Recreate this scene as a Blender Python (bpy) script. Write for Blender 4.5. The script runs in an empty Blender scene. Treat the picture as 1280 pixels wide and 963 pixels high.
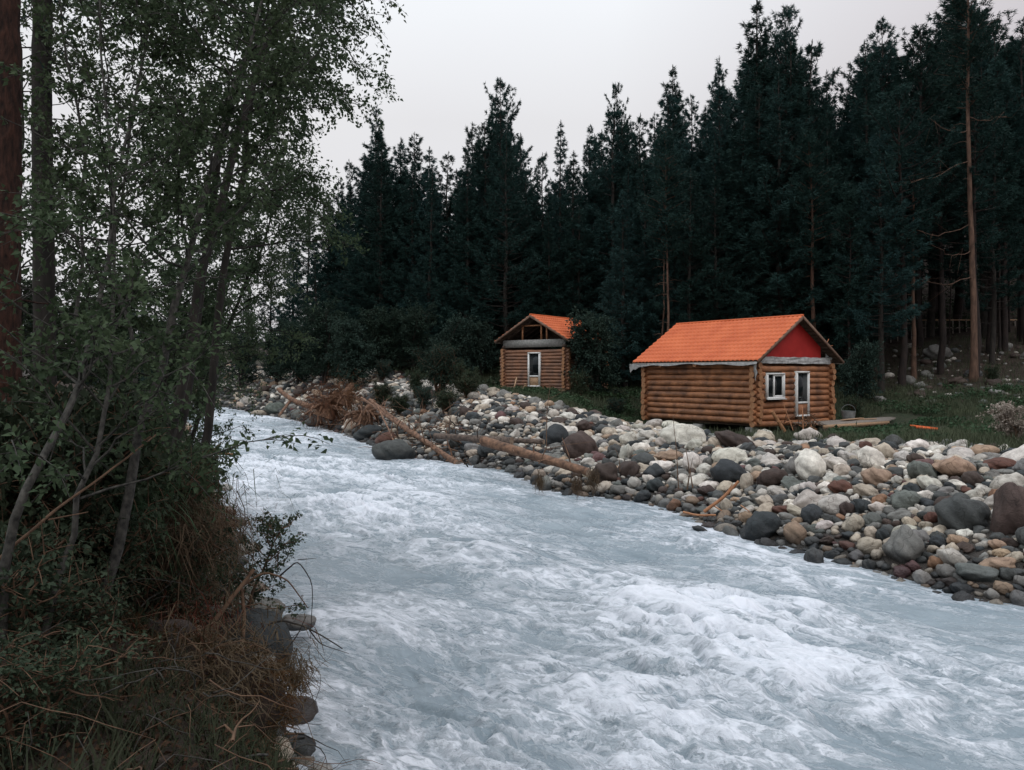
import bpy, math, random
import numpy as np
from mathutils import Vector, Matrix
R = math.radians
S = bpy.context.scene
COL = S.collection

# ------------------------------------------------------------------ camera, world, sun, exposure
F, HZ, CH = 1000.0, 468.0, 4.1          # focal length and horizon row of the 1280x963 photo, eye height
cam_d = bpy.data.cameras.new('camera'); cam = bpy.data.objects.new('camera', cam_d); COL.objects.link(cam)
cam.location = (0, 0, CH); cam.rotation_euler = (R(90), 0, 0)
cam_d.lens = 36*F/1280; cam_d.sensor_width = 36; cam_d.shift_y = -(481.5-HZ)/1280
cam_d.clip_start = 0.05; cam_d.clip_end = 3000
S.camera = cam
W = bpy.data.worlds.new('World'); S.world = W; W.use_nodes = True
SUN_EL, SUN_AZ = R(55), R(-150)         # high, behind the camera's left shoulder, veiled by cloud
def build_world():
    nt = W.node_tree; n = nt.nodes; l = nt.links; n.clear()
    out = n.new('ShaderNodeOutputWorld'); bg = n.new('ShaderNodeBackground'); bg.inputs[1].default_value = 0.1
    sky = n.new('ShaderNodeTexSky'); sky.sky_type = 'NISHITA'; sky.sun_disc = False
    sky.sun_elevation = SUN_EL; sky.sun_rotation = SUN_AZ; sky.air_density = 1; sky.dust_density = 4
    hs = n.new('ShaderNodeHueSaturation'); hs.inputs['Saturation'].default_value = 0.35
    l.new(sky.outputs[0], hs.inputs['Color'])
    tc = n.new('ShaderNodeTexCoord'); sp = n.new('ShaderNodeSeparateXYZ'); l.new(tc.outputs['Generated'], sp.inputs[0])
    cr = n.new('ShaderNodeValToRGB'); l.new(sp.outputs['Z'], cr.inputs[0])
    e = cr.color_ramp.elements
    e[0].position = 0.0; e[0].color = (0.430, 0.426, 0.436, 1)
    e[1].position = 1.0; e[1].color = (0.88, 0.95, 1.03, 1)
    m = e.new(0.30); m.color = (0.440, 0.438, 0.450, 1)
    m = e.new(0.55); m.color = (0.58, 0.61, 0.64, 1)
    # the cloud is duller and warmer towards the right
    cr2 = n.new('ShaderNodeValToRGB'); l.new(sp.outputs['X'], cr2.inputs[0])
    cr2.color_ramp.elements[0].position = 0.12; cr2.color_ramp.elements[0].color = (1, 1, 1, 1)
    cr2.color_ramp.elements[1].position = 0.62; cr2.color_ramp.elements[1].color = (0.66, 0.60, 0.61, 1)
    mu = n.new('ShaderNodeMix'); mu.data_type = 'RGBA'; mu.blend_type = 'MULTIPLY'; mu.inputs[0].default_value = 1
    l.new(cr.outputs[0], mu.inputs[6]); l.new(cr2.outputs[0], mu.inputs[7])
    # soft cloud mottling
    no = n.new('ShaderNodeTexNoise'); no.inputs['Scale'].default_value = 2.2; no.inputs['Detail'].default_value = 3
    l.new(tc.outputs['Generated'], no.inputs['Vector'])
    mr = n.new('ShaderNodeMapRange'); mr.inputs[3].default_value = 17.6; mr.inputs[4].default_value = 20.0; l.new(no.outputs[0], mr.inputs[0])
    vm = n.new('ShaderNodeVectorMath'); vm.operation = 'SCALE'; l.new(mu.outputs[2], vm.inputs[0]); l.new(mr.outputs[0], vm.inputs['Scale'])
    mx = n.new('ShaderNodeMix'); mx.data_type = 'RGBA'; mx.inputs[0].default_value = 0.94
    l.new(hs.outputs[0], mx.inputs[6]); l.new(vm.outputs[0], mx.inputs[7])
    l.new(mx.outputs[2], bg.inputs[0]); l.new(bg.outputs[0], out.inputs[0])
build_world()
sd = bpy.data.lights.new('sun', 'SUN'); so = bpy.data.objects.new('sun', sd); COL.objects.link(so)
sd.energy = 0.6; sd.angle = R(25); sd.color = (1, 0.95, 0.9)
so.rotation_euler = (R(90)-SUN_EL, 0, SUN_AZ+math.pi)
S.view_settings.view_transform = 'Standard'; S.view_settings.look = 'None'; S.view_settings.gamma = 1
S.view_settings.use_curve_mapping = False; S.view_settings.exposure = 0.0
S.render.engine = 'CYCLES'
cy = S.cycles
cy.max_bounces = 5; cy.diffuse_bounces = 2; cy.glossy_bounces = 2; cy.transmission_bounces = 3; cy.transparent_max_bounces = 4
cy.caustics_reflective = False; cy.caustics_refractive = False
cy.use_denoising = True
try: cy.denoiser = 'OPENIMAGEDENOISE'; cy.denoising_input_passes = 'RGB_ALBEDO_NORMAL'
except Exception: pass

# ------------------------------------------------------------------ helpers
rnd = random.Random(7)
def at(px, py, d): return np.array([(px-640)/F*d, d, CH+(HZ-py)/F*d])

def mesh_np(name, V, Fs, smooth=False, mats=None, attr=None):
    """V (n,3); Fs: list of (m,k) index arrays; mats: list of per-face material indices matching Fs; attr: dict name -> (kind, per-vertex array)"""
    V = np.asarray(V, dtype=np.float32); Fs = [np.asarray(f, dtype=np.int32) for f in Fs if len(f)]
    me = bpy.data.meshes.new(name)
    me.vertices.add(len(V)); me.vertices.foreach_set('co', V.ravel())
    loops = np.concatenate([f.ravel() for f in Fs]); tot = np.concatenate([np.full(len(f), f.shape[1], np.int32) for f in Fs])
    st = np.concatenate([[0], np.cumsum(tot)[:-1]]).astype(np.int32)
    me.loops.add(len(loops)); me.loops.foreach_set('vertex_index', loops)
    me.polygons.add(len(tot)); me.polygons.foreach_set('loop_start', st)
    try: me.polygons.foreach_set('loop_total', tot)
    except Exception: pass
    if mats is not None: me.polygons.foreach_set('material_index', np.concatenate(mats).astype(np.int32))
    if smooth: me.polygons.foreach_set('use_smooth', np.ones(len(tot), dtype=bool))
    if attr:
        for k, (kind, a) in attr.items():
            A = me.attributes.new(k, kind, 'POINT')
            if kind == 'FLOAT': A.data.foreach_set('value', np.asarray(a, np.float32).ravel())
            elif kind == 'FLOAT_VECTOR': A.data.foreach_set('vector', np.asarray(a, np.float32).ravel())
            else: A.data.foreach_set('color', np.asarray(a, np.float32).ravel())
    me.update(calc_edges=True); me.validate()
    return me

class MB:
    """collects pieces; build() links them as ONE mesh object"""
    def __init__(s): s.V=[]; s.F={}; s.n=0
    def add(s, V, faces, mi=0):
        V = np.asarray(V, float).reshape(-1, 3)
        faces = np.asarray(faces, int)
        s.F.setdefault((faces.shape[1], mi), []).append(faces+s.n); s.V.append(V); s.n += len(V)
    def box(s, c, sz, M=None, mi=0):
        c = np.array(c, float); h = np.array(sz, float)/2
        V = np.array([[x, y, z] for x in (-1,1) for y in (-1,1) for z in (-1,1)])*h
        if M is not None: V = V@np.array(M).T
        s.add(V+c, [[0,1,3,2],[4,6,7,5],[0,4,5,1],[2,3,7,6],[0,2,6,4],[1,5,7,3]], mi)
    def beam(s, a, b, w, h, mi=0, up=(0,0,1)):
        a = np.array(a, float); b = np.array(b, float); d = b-a; L = np.linalg.norm(d); d /= L
        u = np.array(up, float); u -= d*u.dot(d)
        if np.linalg.norm(u) < 1e-4: u = np.array([0, 1., 0]); u -= d*u.dot(d)
        u /= np.linalg.norm(u); v = np.cross(u, d)
        s.box((a+b)/2, (L, w, h), np.stack([d, v, u], 1), mi)
    def tube(s, P, r, k=8, mi=0, cap=False, cmi=None, jit=0, rs=None):
        P = np.asarray(P, float); n = len(P); r = np.broadcast_to(np.asarray(r, float), (n,))
        T = np.gradient(P, axis=0); T /= np.linalg.norm(T, axis=1)[:, None]+1e-9
        u = np.cross(T[0], [0.13, 0.22, 0.97]);
        if np.linalg.norm(u) < 0.1: u = np.cross(T[0], [1, 0, 0])
        u /= np.linalg.norm(u); U = [u]
        for i in range(1, n):
            u = u-T[i]*u.dot(T[i]); u /= np.linalg.norm(u)+1e-9; U.append(u)
        U = np.array(U); Wv = np.cross(T, U)
        a = np.arange(k)*2*math.pi/k
        rr = np.repeat(r[:, None], k, 1)
        if jit: rr = rr*(1+jit*(rs or np.random.RandomState(s.n)).randn(n, k))
        V = P[:, None]+rr[..., None]*(np.cos(a)[None, :, None]*U[:, None]+np.sin(a)[None, :, None]*Wv[:, None])
        i = np.arange(n-1)[:, None]*k; j = np.arange(k)[None]; j2 = (j+1) % k
        Fq = np.stack([i+j, i+j2, i+k+j2, i+k+j], -1).reshape(-1, 4)
        s.add(V, Fq, mi)
        if cap:
            base = s.n-n*k; c = mi if cmi is None else cmi
            for idx, q, rev in ((0, P[0], 1), (n-1, P[-1], 0)):
                ring = V[idx]; order = np.arange(k)
                tri = np.stack([order, (order+1) % k, np.full(k, k)], -1)
                if rev: tri = tri[:, ::-1]
                s.add(np.vstack([ring, q[None]]), tri, c)
        return s
    def build(s, name, mats, parent=None, origin=(0,0,0), smooth=True, attr=None):
        if not isinstance(mats, (list, tuple)): mats = [mats]
        Fs, mm = [], []
        for (k, mi), L in s.F.items():
            f = np.concatenate(L); Fs.append(f); mm.append(np.full(len(f), mi))
        me = mesh_np(name, np.vstack(s.V)-np.array(origin), Fs, smooth, mm, attr)
        for m in mats: me.materials.append(m)
        return link(name, me, parent)
def link(name, me, parent=None):
    o = bpy.data.objects.new(name, me); COL.objects.link(o); o.parent = parent
    return o
def tag(o, label=None, cat=None, group=None, kind=None):
    if label: o['label'] = label
    if cat: o['category'] = cat
    if group: o['group'] = group
    if kind: o['kind'] = kind
    return o
def thing(name, label, cat, loc=(0,0,0), group=None, rz=0):
    o = bpy.data.objects.new(name, None); COL.objects.link(o); o.location = loc; o.rotation_euler = (0, 0, rz)
    o.empty_display_size = 0.2
    return tag(o, label, cat, group)
def copy_tree(o, parent=None):
    c = o.copy(); COL.objects.link(c); c.parent = parent
    for ch in [x for x in CH_OF.get(o.name, [])]: copy_tree(ch, c)
    return c
CH_OF = {}
def kids(o):
    CH_OF[o.name] = [x for x in bpy.data.objects if x.parent == o]
    for k in CH_OF[o.name]: kids(k)

def perlin(x, y, seed=0):
    rs = np.random.RandomState(seed); perm = np.tile(rs.permutation(256), 3); ang = rs.rand(256)*2*math.pi
    gx, gy = np.cos(ang), np.sin(ang)
    xi = np.floor(x).astype(int); yi = np.floor(y).astype(int); xf = x-xi; yf = y-yi
    def g(i, j, dx, dy):
        h = perm[(perm[(xi+i) & 255]+yi+j) & 255]; return gx[h]*dx+gy[h]*dy
    f = lambda t: t*t*t*(t*(t*6-15)+10)
    u, v = f(xf), f(yf)
    a = g(0,0,xf,yf)*(1-u)+g(1,0,xf-1,yf)*u; b = g(0,1,xf,yf-1)*(1-u)+g(1,1,xf-1,yf-1)*u
    return (a*(1-v)+b*v)*1.5
def fbm(x, y, o=4, seed=0, g=0.5):
    s = 0; a = 1; t = 0
    for i in range(o): s = s+a*perlin(x*2**i+i*17.3, y*2**i-i*9.1, seed+i); t += a; a *= g
    return s/t

# ------------------------------------------------------------------ materials
def nt_new(name):
    m = bpy.data.materials.new(name); m.use_nodes = True; n = m.node_tree.nodes
    b = n['Principled BSDF']; return m, n, m.node_tree.links, b
def ramp(n, l, src, stops):
    c = n.new('ShaderNodeValToRGB'); l.new(src, c.inputs[0]); e = c.color_ramp.elements
    e[0].position, e[0].color = stops[0][0], (*stops[0][1], 1); e[1].position, e[1].color = stops[-1][0], (*stops[-1][1], 1)
    for p, q in stops[1:-1]: k = e.new(p); k.color = (*q, 1)
    return c.outputs[0]
def noise(n, l, vec, sc, det=4, rough=0.55, dist=0):
    t = n.new('ShaderNodeTexNoise'); t.inputs['Scale'].default_value = sc; t.inputs['Detail'].default_value = det
    t.inputs['Roughness'].default_value = rough; t.inputs['Distortion'].default_value = dist
    if vec is not None: l.new(vec, t.inputs['Vector'])
    return t.outputs[0]
def mapping(n, l, vec, scale):
    mp = n.new('ShaderNodeMapping'); mp.inputs['Scale'].default_value = scale; l.new(vec, mp.inputs[0]); return mp.outputs[0]
def mix(n, l, f, a, b, mode='MIX'):
    m = n.new('ShaderNodeMix'); m.data_type = 'RGBA'; m.blend_type = mode
    for s_, v in ((m.inputs[0], f), (m.inputs[6], a), (m.inputs[7], b)):
        if isinstance(v, (int, float)): s_.default_value = v
        elif isinstance(v, tuple): s_.default_value = (*v, 1)
        else: l.new(v, s_)
    return m.outputs[2]
def math_(n, l, op, a, b=0.0, c=None, clamp=False):
    m = n.new('ShaderNodeMath'); m.operation = op; m.use_clamp = clamp
    for i, v in enumerate((a, b) if c is None else (a, b, c)):
        if isinstance(v, (int, float)): m.inputs[i].default_value = v
        else: l.new(v, m.inputs[i])
    return m.outputs[0]
def bump(n, l, b, h, dist=0.02, st=0.6):
    u = n.new('ShaderNodeBump'); u.inputs['Distance'].default_value = dist; u.inputs['Strength'].default_value = st
    l.new(h, u.inputs['Height']); l.new(u.outputs[0], b.inputs['Normal'])
def simple(name, c1, c2, sc=6, scale=(1,1,1), rough=0.8, bd=0.01, spec=0.3, rnd_amt=0.0, det=6):
    m, n, l, b = nt_new(name); tc = n.new('ShaderNodeTexCoord').outputs['Object']
    v = mapping(n, l, tc, scale); f = noise(n, l, v, sc, det)
    col = ramp(n, l, f, [(0.3, c1), (0.7, c2)])
    if rnd_amt:
        oi = n.new('ShaderNodeObjectInfo').outputs['Random']
        hv = n.new('ShaderNodeHueSaturation'); l.new(col, hv.inputs['Color'])
        l.new(math_(n, l, 'MULTIPLY_ADD', oi, rnd_amt*2, 1-rnd_amt), hv.inputs['Value'])
        l.new(math_(n, l, 'MULTIPLY_ADD', oi, 0.03, 0.485), hv.inputs['Hue']); col = hv.outputs[0]
    l.new(col, b.inputs['Base Color']); b.inputs['Roughness'].default_value = rough; b.inputs['Specular IOR Level'].default_value = spec
    if bd: bump(n, l, b, f, bd, 0.7)
    return m
def leafmat(name, c1, c2, c3, trans=0.3, sc=3.0, rnd_amt=0.15, gloss=0.25):
    """leaves: colour changes from clump to clump and leaf to leaf"""
    m = bpy.data.materials.new(name); m.use_nodes = True; n = m.node_tree.nodes; l = m.node_tree.links; n.clear()
    out = n.new('ShaderNodeOutputMaterial'); tc = n.new('ShaderNodeTexCoord').outputs['Object']
    f = noise(n, l, tc, sc*0.35, 2); f2 = noise(n, l, tc, sc*6, 1)
    col = ramp(n, l, f, [(0.32, c1), (0.68, c2)])
    col = mix(n, l, math_(n, l, 'MULTIPLY', f2, 0.7), col, c3)
    oi = n.new('ShaderNodeObjectInfo').outputs['Random']; hv = n.new('ShaderNodeHueSaturation'); l.new(col, hv.inputs['Color'])
    l.new(math_(n, l, 'MULTIPLY_ADD', oi, rnd_amt*2, 1-rnd_amt), hv.inputs['Value']); l.new(math_(n, l, 'MULTIPLY_ADD', oi, 0.04, 0.48), hv.inputs['Hue'])
    b = n.new('ShaderNodeBsdfPrincipled'); b.inputs['Roughness'].default_value = 0.6; b.inputs['Specular IOR Level'].default_value = gloss*.4
    l.new(hv.outputs[0], b.inputs['Base Color'])
    t = n.new('ShaderNodeBsdfTranslucent'); l.new(hv.outputs[0], t.inputs[0])
    mx = n.new('ShaderNodeMixShader'); mx.inputs[0].default_value = trans; l.new(b.outputs[0], mx.inputs[1]); l.new(t.outputs[0], mx.inputs[2])
    l.new(mx.outputs[0], out.inputs[0]); return m

M = {}
M['needle'] = leafmat('pine_needles', (.011,.031,.032), (.022,.050,.047), (.034,.065,.052), 0.12, 1.2, 0.3, 0.12)
M['far_leaf'] = leafmat('willow_leaves', (.014,.030,.027), (.029,.049,.038), (.040,.062,.042), 0.2, 2.0, 0.2, 0.15)
M['leaf'] = leafmat('alder_leaves', (.024,.044,.027), (.056,.080,.042), (.088,.115,.058), 0.3, 2.5, 0.2, 0.25)
M['leaf_olive'] = leafmat('olive_leaves', (.036,.062,.036), (.074,.102,.054), (.10,.130,.072), 0.3, 2.5, 0.15, 0.2)
M['leaf_dark'] = leafmat('undergrowth_leaves', (.018,.032,.022), (.040,.058,.034), (.060,.078,.044), 0.2, 4, 0.2, 0.25)
M['leaf_pale'] = leafmat('withered_leaves', (.20,.15,.12), (.38,.32,.28), (.45,.40,.36), 0.2, 4, 0.1, 0.2)
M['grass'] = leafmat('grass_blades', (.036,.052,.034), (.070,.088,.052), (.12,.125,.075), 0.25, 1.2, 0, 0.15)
M['grass_dark'] = leafmat('shaded_grass_blades', (.012,.020,.013), (.026,.036,.020), (.060,.058,.034), 0.2, 1.6, 0, 0.1)  # darker copy of the grass, the near bank's shade is in its colour
M['herb'] = leafmat('herb_leaves', (.020,.042,.024), (.042,.075,.036), (.06,.10,.048), 0.25, 2, 0, 0.25)
M['straw'] = leafmat('dry_straw', (.034,.024,.017), (.075,.054,.033), (.17,.128,.08), 0.2, 2, 0, 0.15)
M['rust'] = leafmat('rootlets', (.028,.013,.009), (.080,.033,.018), (.14,.058,.03), 0.1, 5, 0, 0.1)
M['rust_bright'] = leafmat('washed_rootlets', (.035,.016,.011), (.105,.042,.024), (.16,.078,.046), 0.1, 5, 0, 0.1)
M['bark_dark'] = simple('dark_bark', (.014,.013,.012), (.045,.038,.032), 9, (1,1,.25), .9, .02)
M['bark_grey'] = simple('grey_bark', (.012,.012,.011), (.085,.080,.070), 26, (1,1,.8), .85, .006)
M['bark_red'] = simple('red_pine_bark', (.008,.005,.004), (.070,.030,.020), 26, (1,1,.3), .9, .05)
M['twig'] = simple('twig_bark', (.07,.04,.025), (.15,.09,.055), 12, (1,1,1), .85, .004)
M['drift'] = simple('driftwood', (.045,.027,.020), (.27,.15,.092), 6, (1,1,1), .8, .02)
M['drift_dark'] = simple('barked_driftwood', (.035,.026,.022), (.17,.125,.10), 9, (1,1,1), .85, .03)
M['drift_grey'] = simple('driftwood_grey', (.15,.10,.07), (.32,.25,.19), 9, (1,1,1), .8, .02)
M['peeled'] = simple('peeled_wood', (.26,.11,.05), (.42,.21,.11), 8, (1,1,1), .65, .008)
M['plank'] = simple('weathered_plank', (.16,.14,.12), (.34,.30,.26), 4, (1,6,6), .8, .004)
M['plank_tan'] = simple('tan_plank', (.30,.18,.10), (.50,.34,.22), 4, (1,6,6), .8, .004)
M['concrete'] = simple('concrete_block', (.18,.18,.17), (.34,.33,.31), 9, (1,1,1), .9, .005)
M['white_paint'] = simple('white_window_paint', (.66,.66,.64), (.78,.78,.76), 5, (1,1,1), .5, .001)
M['red_board'] = simple('red_gable_board', (.31,.014,.012), (.42,.024,.020), 2, (1,1,1), .6, .002)
M['barge'] = simple('dull_brown_board', (.11,.065,.045), (.22,.14,.10), 5, (1,1,1), .8, .003)
M['membrane'] = simple('grey_roof_membrane', (.26,.26,.26), (.52,.52,.51), 5, (1,1,1), .45, .02)
M['dark_wood'] = simple('dark_timber', (.05,.035,.028), (.12,.08,.06), 5, (1,1,1), .85, .004)
M['orange_metal'] = simple('orange_metal', (.62,.12,.03), (.80,.18,.05), 3, (1,1,1), .45, .002)
M['tub'] = simple('dull_grey_metal', (.10,.11,.11), (.22,.23,.23), 5, (1,1,1), .5, .004)

def roof_mat():
    m, n, l, b = nt_new('orange_metal_tile'); tc = n.new('ShaderNodeTexCoord').outputs['Object']
    f = noise(n, l, tc, 1.1, 5); f2 = noise(n, l, tc, 24, 3)
    c = ramp(n, l, f, [(.3, (.47,.100,.032)), (.7, (.60,.150,.052))])
    c = mix(n, l, math_(n, l, 'MULTIPLY', f2, .3), c, (.50,.12,.06))
    l.new(c, b.inputs['Base Color']); b.inputs['Roughness'].default_value = .55; b.inputs['Specular IOR Level'].default_value = .2
    return m
M['roof'] = roof_mat()
def log_mat(name, c1, c2, dark):
    m, n, l, b = nt_new(name); tc = n.new('ShaderNodeTexCoord').outputs['Object']
    f = noise(n, l, mapping(n, l, tc, (1.2, 1.2, 9)), 2.5, 6, .6); f2 = noise(n, l, tc, 1.7, 3); f3 = noise(n, l, tc, 14, 5)
    c = ramp(n, l, f, [(.28, c1), (.7, c2)])
    c = mix(n, l, ramp(n, l, f2, [(.40, (0,0,0)), (.70, (.85,.85,.85))]), c, dark)
    c = mix(n, l, ramp(n, l, f3, [(.62, (0,0,0)), (.72, (.7,.7,.7))]), c, tuple(v*.45 for v in c1))
    l.new(c, b.inputs['Base Color']); b.inputs['Roughness'].default_value = .62; bump(n, l, b, f3, .01, .6); return m
M['log'] = log_mat('peeled_logs', (.20,.080,.033), (.46,.200,.090), (.070,.034,.021))
M['log_end'] = simple('sawn_log_ends', (.24,.11,.05), (.40,.21,.11), 9, (1,1,1), .7, .004)
M['log_old'] = log_mat('older_logs', (.17,.075,.040), (.35,.170,.095), (.085,.055,.045))
def glass():
    m, n, l, b = nt_new('dark_window_glass'); b.inputs['Base Color'].default_value = (.012,.016,.018,1)
    b.inputs['Roughness'].default_value = .08; b.inputs['Specular IOR Level'].default_value = .22; return m
M['glass'] = glass()
def stone_mat(name, attr):
    """river stone: own colour, speckle, lichen and a wet dark band near the water"""
    m, n, l, b = nt_new(name); tc = n.new('ShaderNodeTexCoord').outputs['Object']; ge = n.new('ShaderNodeNewGeometry').outputs['Position']
    if attr: a = n.new('ShaderNodeAttribute'); a.attribute_name = 'stone'; base = a.outputs['Color']
    else: base = n.new('ShaderNodeObjectInfo').outputs['Color']
    f = noise(n, l, ge, 5, 5, .6); f2 = noise(n, l, ge, 40, 3); f3 = noise(n, l, ge, 14, 6, .65, .6)
    vo = n.new('ShaderNodeTexVoronoi'); vo.feature = 'DISTANCE_TO_EDGE'; vo.inputs['Scale'].default_value = 1.1
    wv = n.new('ShaderNodeVectorMath'); wv.operation = 'MULTIPLY_ADD'; nn_ = n.new('ShaderNodeTexNoise'); nn_.inputs['Scale'].default_value = 3; l.new(ge, nn_.inputs['Vector']); l.new(nn_.outputs['Color'], wv.inputs[0]); wv.inputs[1].default_value = (.5,.5,.5); l.new(ge, wv.inputs[2]); l.new(wv.outputs[0], vo.inputs['Vector'])
    base = mix(n, l, ramp(n, l, vo.outputs['Distance'], [(.0, (.75,.75,.75)), (.014, (0,0,0))]), base, mix(n, l, 1.0, base, (.35,.33,.32), 'MULTIPLY'))
    c = mix(n, l, 1.0, base, ramp(n, l, f, [(.3, (.60,.58,.56)), (.7, (1.2,1.18,1.15))]), 'MULTIPLY')
    c = mix(n, l, ramp(n, l, f2, [(.56, (0,0,0)), (.66, (.5,.5,.5))]), c, mix(n, l, 1.0, c, (.45,.44,.43), 'MULTIPLY'))
    c = mix(n, l, ramp(n, l, f3, [(.60, (0,0,0)), (.72, (.5,.5,.5))]), c, mix(n, l, 1.0, c, (1.35,1.35,1.3), 'MULTIPLY'))
    sp = n.new('ShaderNodeSeparateXYZ'); l.new(ge, sp.inputs[0])
    h = math_(n, l, 'SUBTRACT', sp.outputs['Z'], math_(n, l, 'MULTIPLY', sp.outputs['Y'], .02))
    h = math_(n, l, 'ADD', h, math_(n, l, 'MULTIPLY', math_(n, l, 'SUBTRACT', f, .5), -.5))
    wet = n.new('ShaderNodeMapRange'); wet.inputs[1].default_value = .16; wet.inputs[2].default_value = .42; wet.inputs[3].default_value = 1; wet.inputs[4].default_value = 0
    l.new(h, wet.inputs[0]); w = wet.outputs[0]
    c = mix(n, l, math_(n, l, 'MULTIPLY', w, .8), c, mix(n, l, 1.0, c, (.30,.31,.33), 'MULTIPLY'))
    l.new(c, b.inputs['Base Color'])
    l.new(math_(n, l, 'MULTIPLY_ADD', w, -.45, .78), b.inputs['Roughness']); b.inputs['Specular IOR Level'].default_value = .35
    bump(n, l, b, math_(n, l, 'ADD', f3, math_(n, l, 'MULTIPLY', f2, .35)), .04, .75); return m
M['stone'] = stone_mat('river_stone', False); M['cobble'] = stone_mat('river_cobble', True)

def ground_mat():
    m, n, l, b = nt_new('bank_ground'); ge = n.new('ShaderNodeNewGeometry').outputs['Position']
    a = n.new('ShaderNodeAttribute'); a.attribute_name = 'cover'; sp = n.new('ShaderNodeSeparateColor'); l.new(a.outputs['Color'], sp.inputs[0])
    f = noise(n, l, ge, 1.3, 6, .6); f2 = noise(n, l, ge, 9, 5, .6); f3 = noise(n, l, ge, 38, 3, .6)
    soil = ramp(n, l, f2, [(.3, (.045,.034,.027)), (.7, (.13,.10,.078))])
    grav = ramp(n, l, f3, [(.35, (.014,.013,.013)), (.65, (.085,.078,.07))])  # gravel, its colour lowered to paint in shade between the stones
    gra = ramp(n, l, f2, [(.3, (.012,.020,.012)), (.7, (.040,.050,.026))])
    duff = ramp(n, l, f2, [(.3, (.014,.011,.010)), (.7, (.060,.042,.033))])
    c = mix(n, l, sp.outputs[0], soil, grav); c = mix(n, l, sp.outputs[1], c, gra); c = mix(n, l, sp.outputs[2], c, duff)
    c = mix(n, l, ramp(n, l, f, [(.4, (0,0,0)), (.8, (.5,.5,.5))]), c, soil)
    l.new(c, b.inputs['Base Color']); b.inputs['Roughness'].default_value = .95; b.inputs['Specular IOR Level'].default_value = .2
    bump(n, l, b, math_(n, l, 'ADD', f2, math_(n, l, 'MULTIPLY', f3, .4)), .08, .7); return m
M['ground'] = ground_mat()

def water_mat():
    """silty glacier torrent: milky grey-blue water with torn foam drawn out along the current"""
    m, n, l, b = nt_new('glacial_water')
    a = n.new('ShaderNodeAttribute'); a.attribute_name = 'flow'; fl = a.outputs['Vector']
    fo = n.new('ShaderNodeAttribute'); fo.attribute_name = 'foam'
    warp = n.new('ShaderNodeTexNoise'); warp.inputs['Scale'].default_value = 1.1; warp.inputs['Detail'].default_value = 6; warp.inputs['Roughness'].default_value = .6; l.new(fl, warp.inputs['Vector'])
    vm = n.new('ShaderNodeVectorMath'); vm.operation = 'MULTIPLY_ADD'; l.new(warp.outputs['Color'], vm.inputs[0]); vm.inputs[1].default_value = (1.3, 1.3, 0); l.new(fl, vm.inputs[2])
    v = mapping(n, l, vm.outputs[0], (1.0, .62, 1))
    def ridged(sc, det, w):
        q = noise(n, l, v, sc, det, .62, .3)
        q = math_(n, l, 'ABSOLUTE', math_(n, l, 'SUBTRACT', q, .5))
        return math_(n, l, 'MULTIPLY_ADD', q, -w, 1.0, clamp=True)
    r1 = ridged(1.6, 7, 9.0); r2 = ridged(4.6, 6, 8.0); r3 = noise(n, l, v, 11, 6, .7)
    big = noise(n, l, v, .5, 5, .6)
    r4 = ridged(9, 5, 7.0); r0 = ridged(.75, 7, 7.0); s = math_(n, l, 'MULTIPLY', r1, .34); s = math_(n, l, 'MULTIPLY_ADD', r2, .34, s); s = math_(n, l, 'MULTIPLY_ADD', r4, .24, s); s = math_(n, l, 'MULTIPLY_ADD', r0, .24, s)
    s = math_(n, l, 'MULTIPLY_ADD', math_(n, l, 'SUBTRACT', r3, .5), 1.0, s)
    s = math_(n, l, 'MULTIPLY_ADD', math_(n, l, 'SUBTRACT', big, .5), 1.6, s)
    s = math_(n, l, 'ADD', s, fo.outputs['Fac'])
    s = math_(n, l, 'MULTIPLY_ADD', s, .72, -.12); foam = ramp(n, l, s, [(.0, (0,0,0)), (.30, (.04,.04,.04)), (.50, (.32,.32,.32)), (.68, (.74,.74,.74)), (1.0, (1,1,1))])
    deep = ramp(n, l, noise(n, l, v, .8, 4), [(.3, (.205,.262,.300)), (.7, (.290,.345,.382))])
    silt = ramp(n, l, noise(n, l, v, 2.3, 4), [(.66, (0,0,0)), (.78, (.30,.30,.30))])
    deep = mix(n, l, silt, deep, (.40,.32,.33))
    c = mix(n, l, foam, deep, (.80,.83,.89))
    l.new(c, b.inputs['Base Color'])
    fb = n.new('ShaderNodeRGBToBW'); l.new(foam, fb.inputs[0])
    l.new(math_(n, l, 'MULTIPLY_ADD', fb.outputs[0], .5, .22), b.inputs['Roughness']); b.inputs['IOR'].default_value = 1.33
    b.inputs['Specular IOR Level'].default_value = .5
    h = math_(n, l, 'MULTIPLY_ADD', fb.outputs[0], .9, math_(n, l, 'MULTIPLY', noise(n, l, v, 16, 5, .65), .9))
    bump(n, l, b, h, .05, .6); return m
M['water'] = water_mat()

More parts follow.
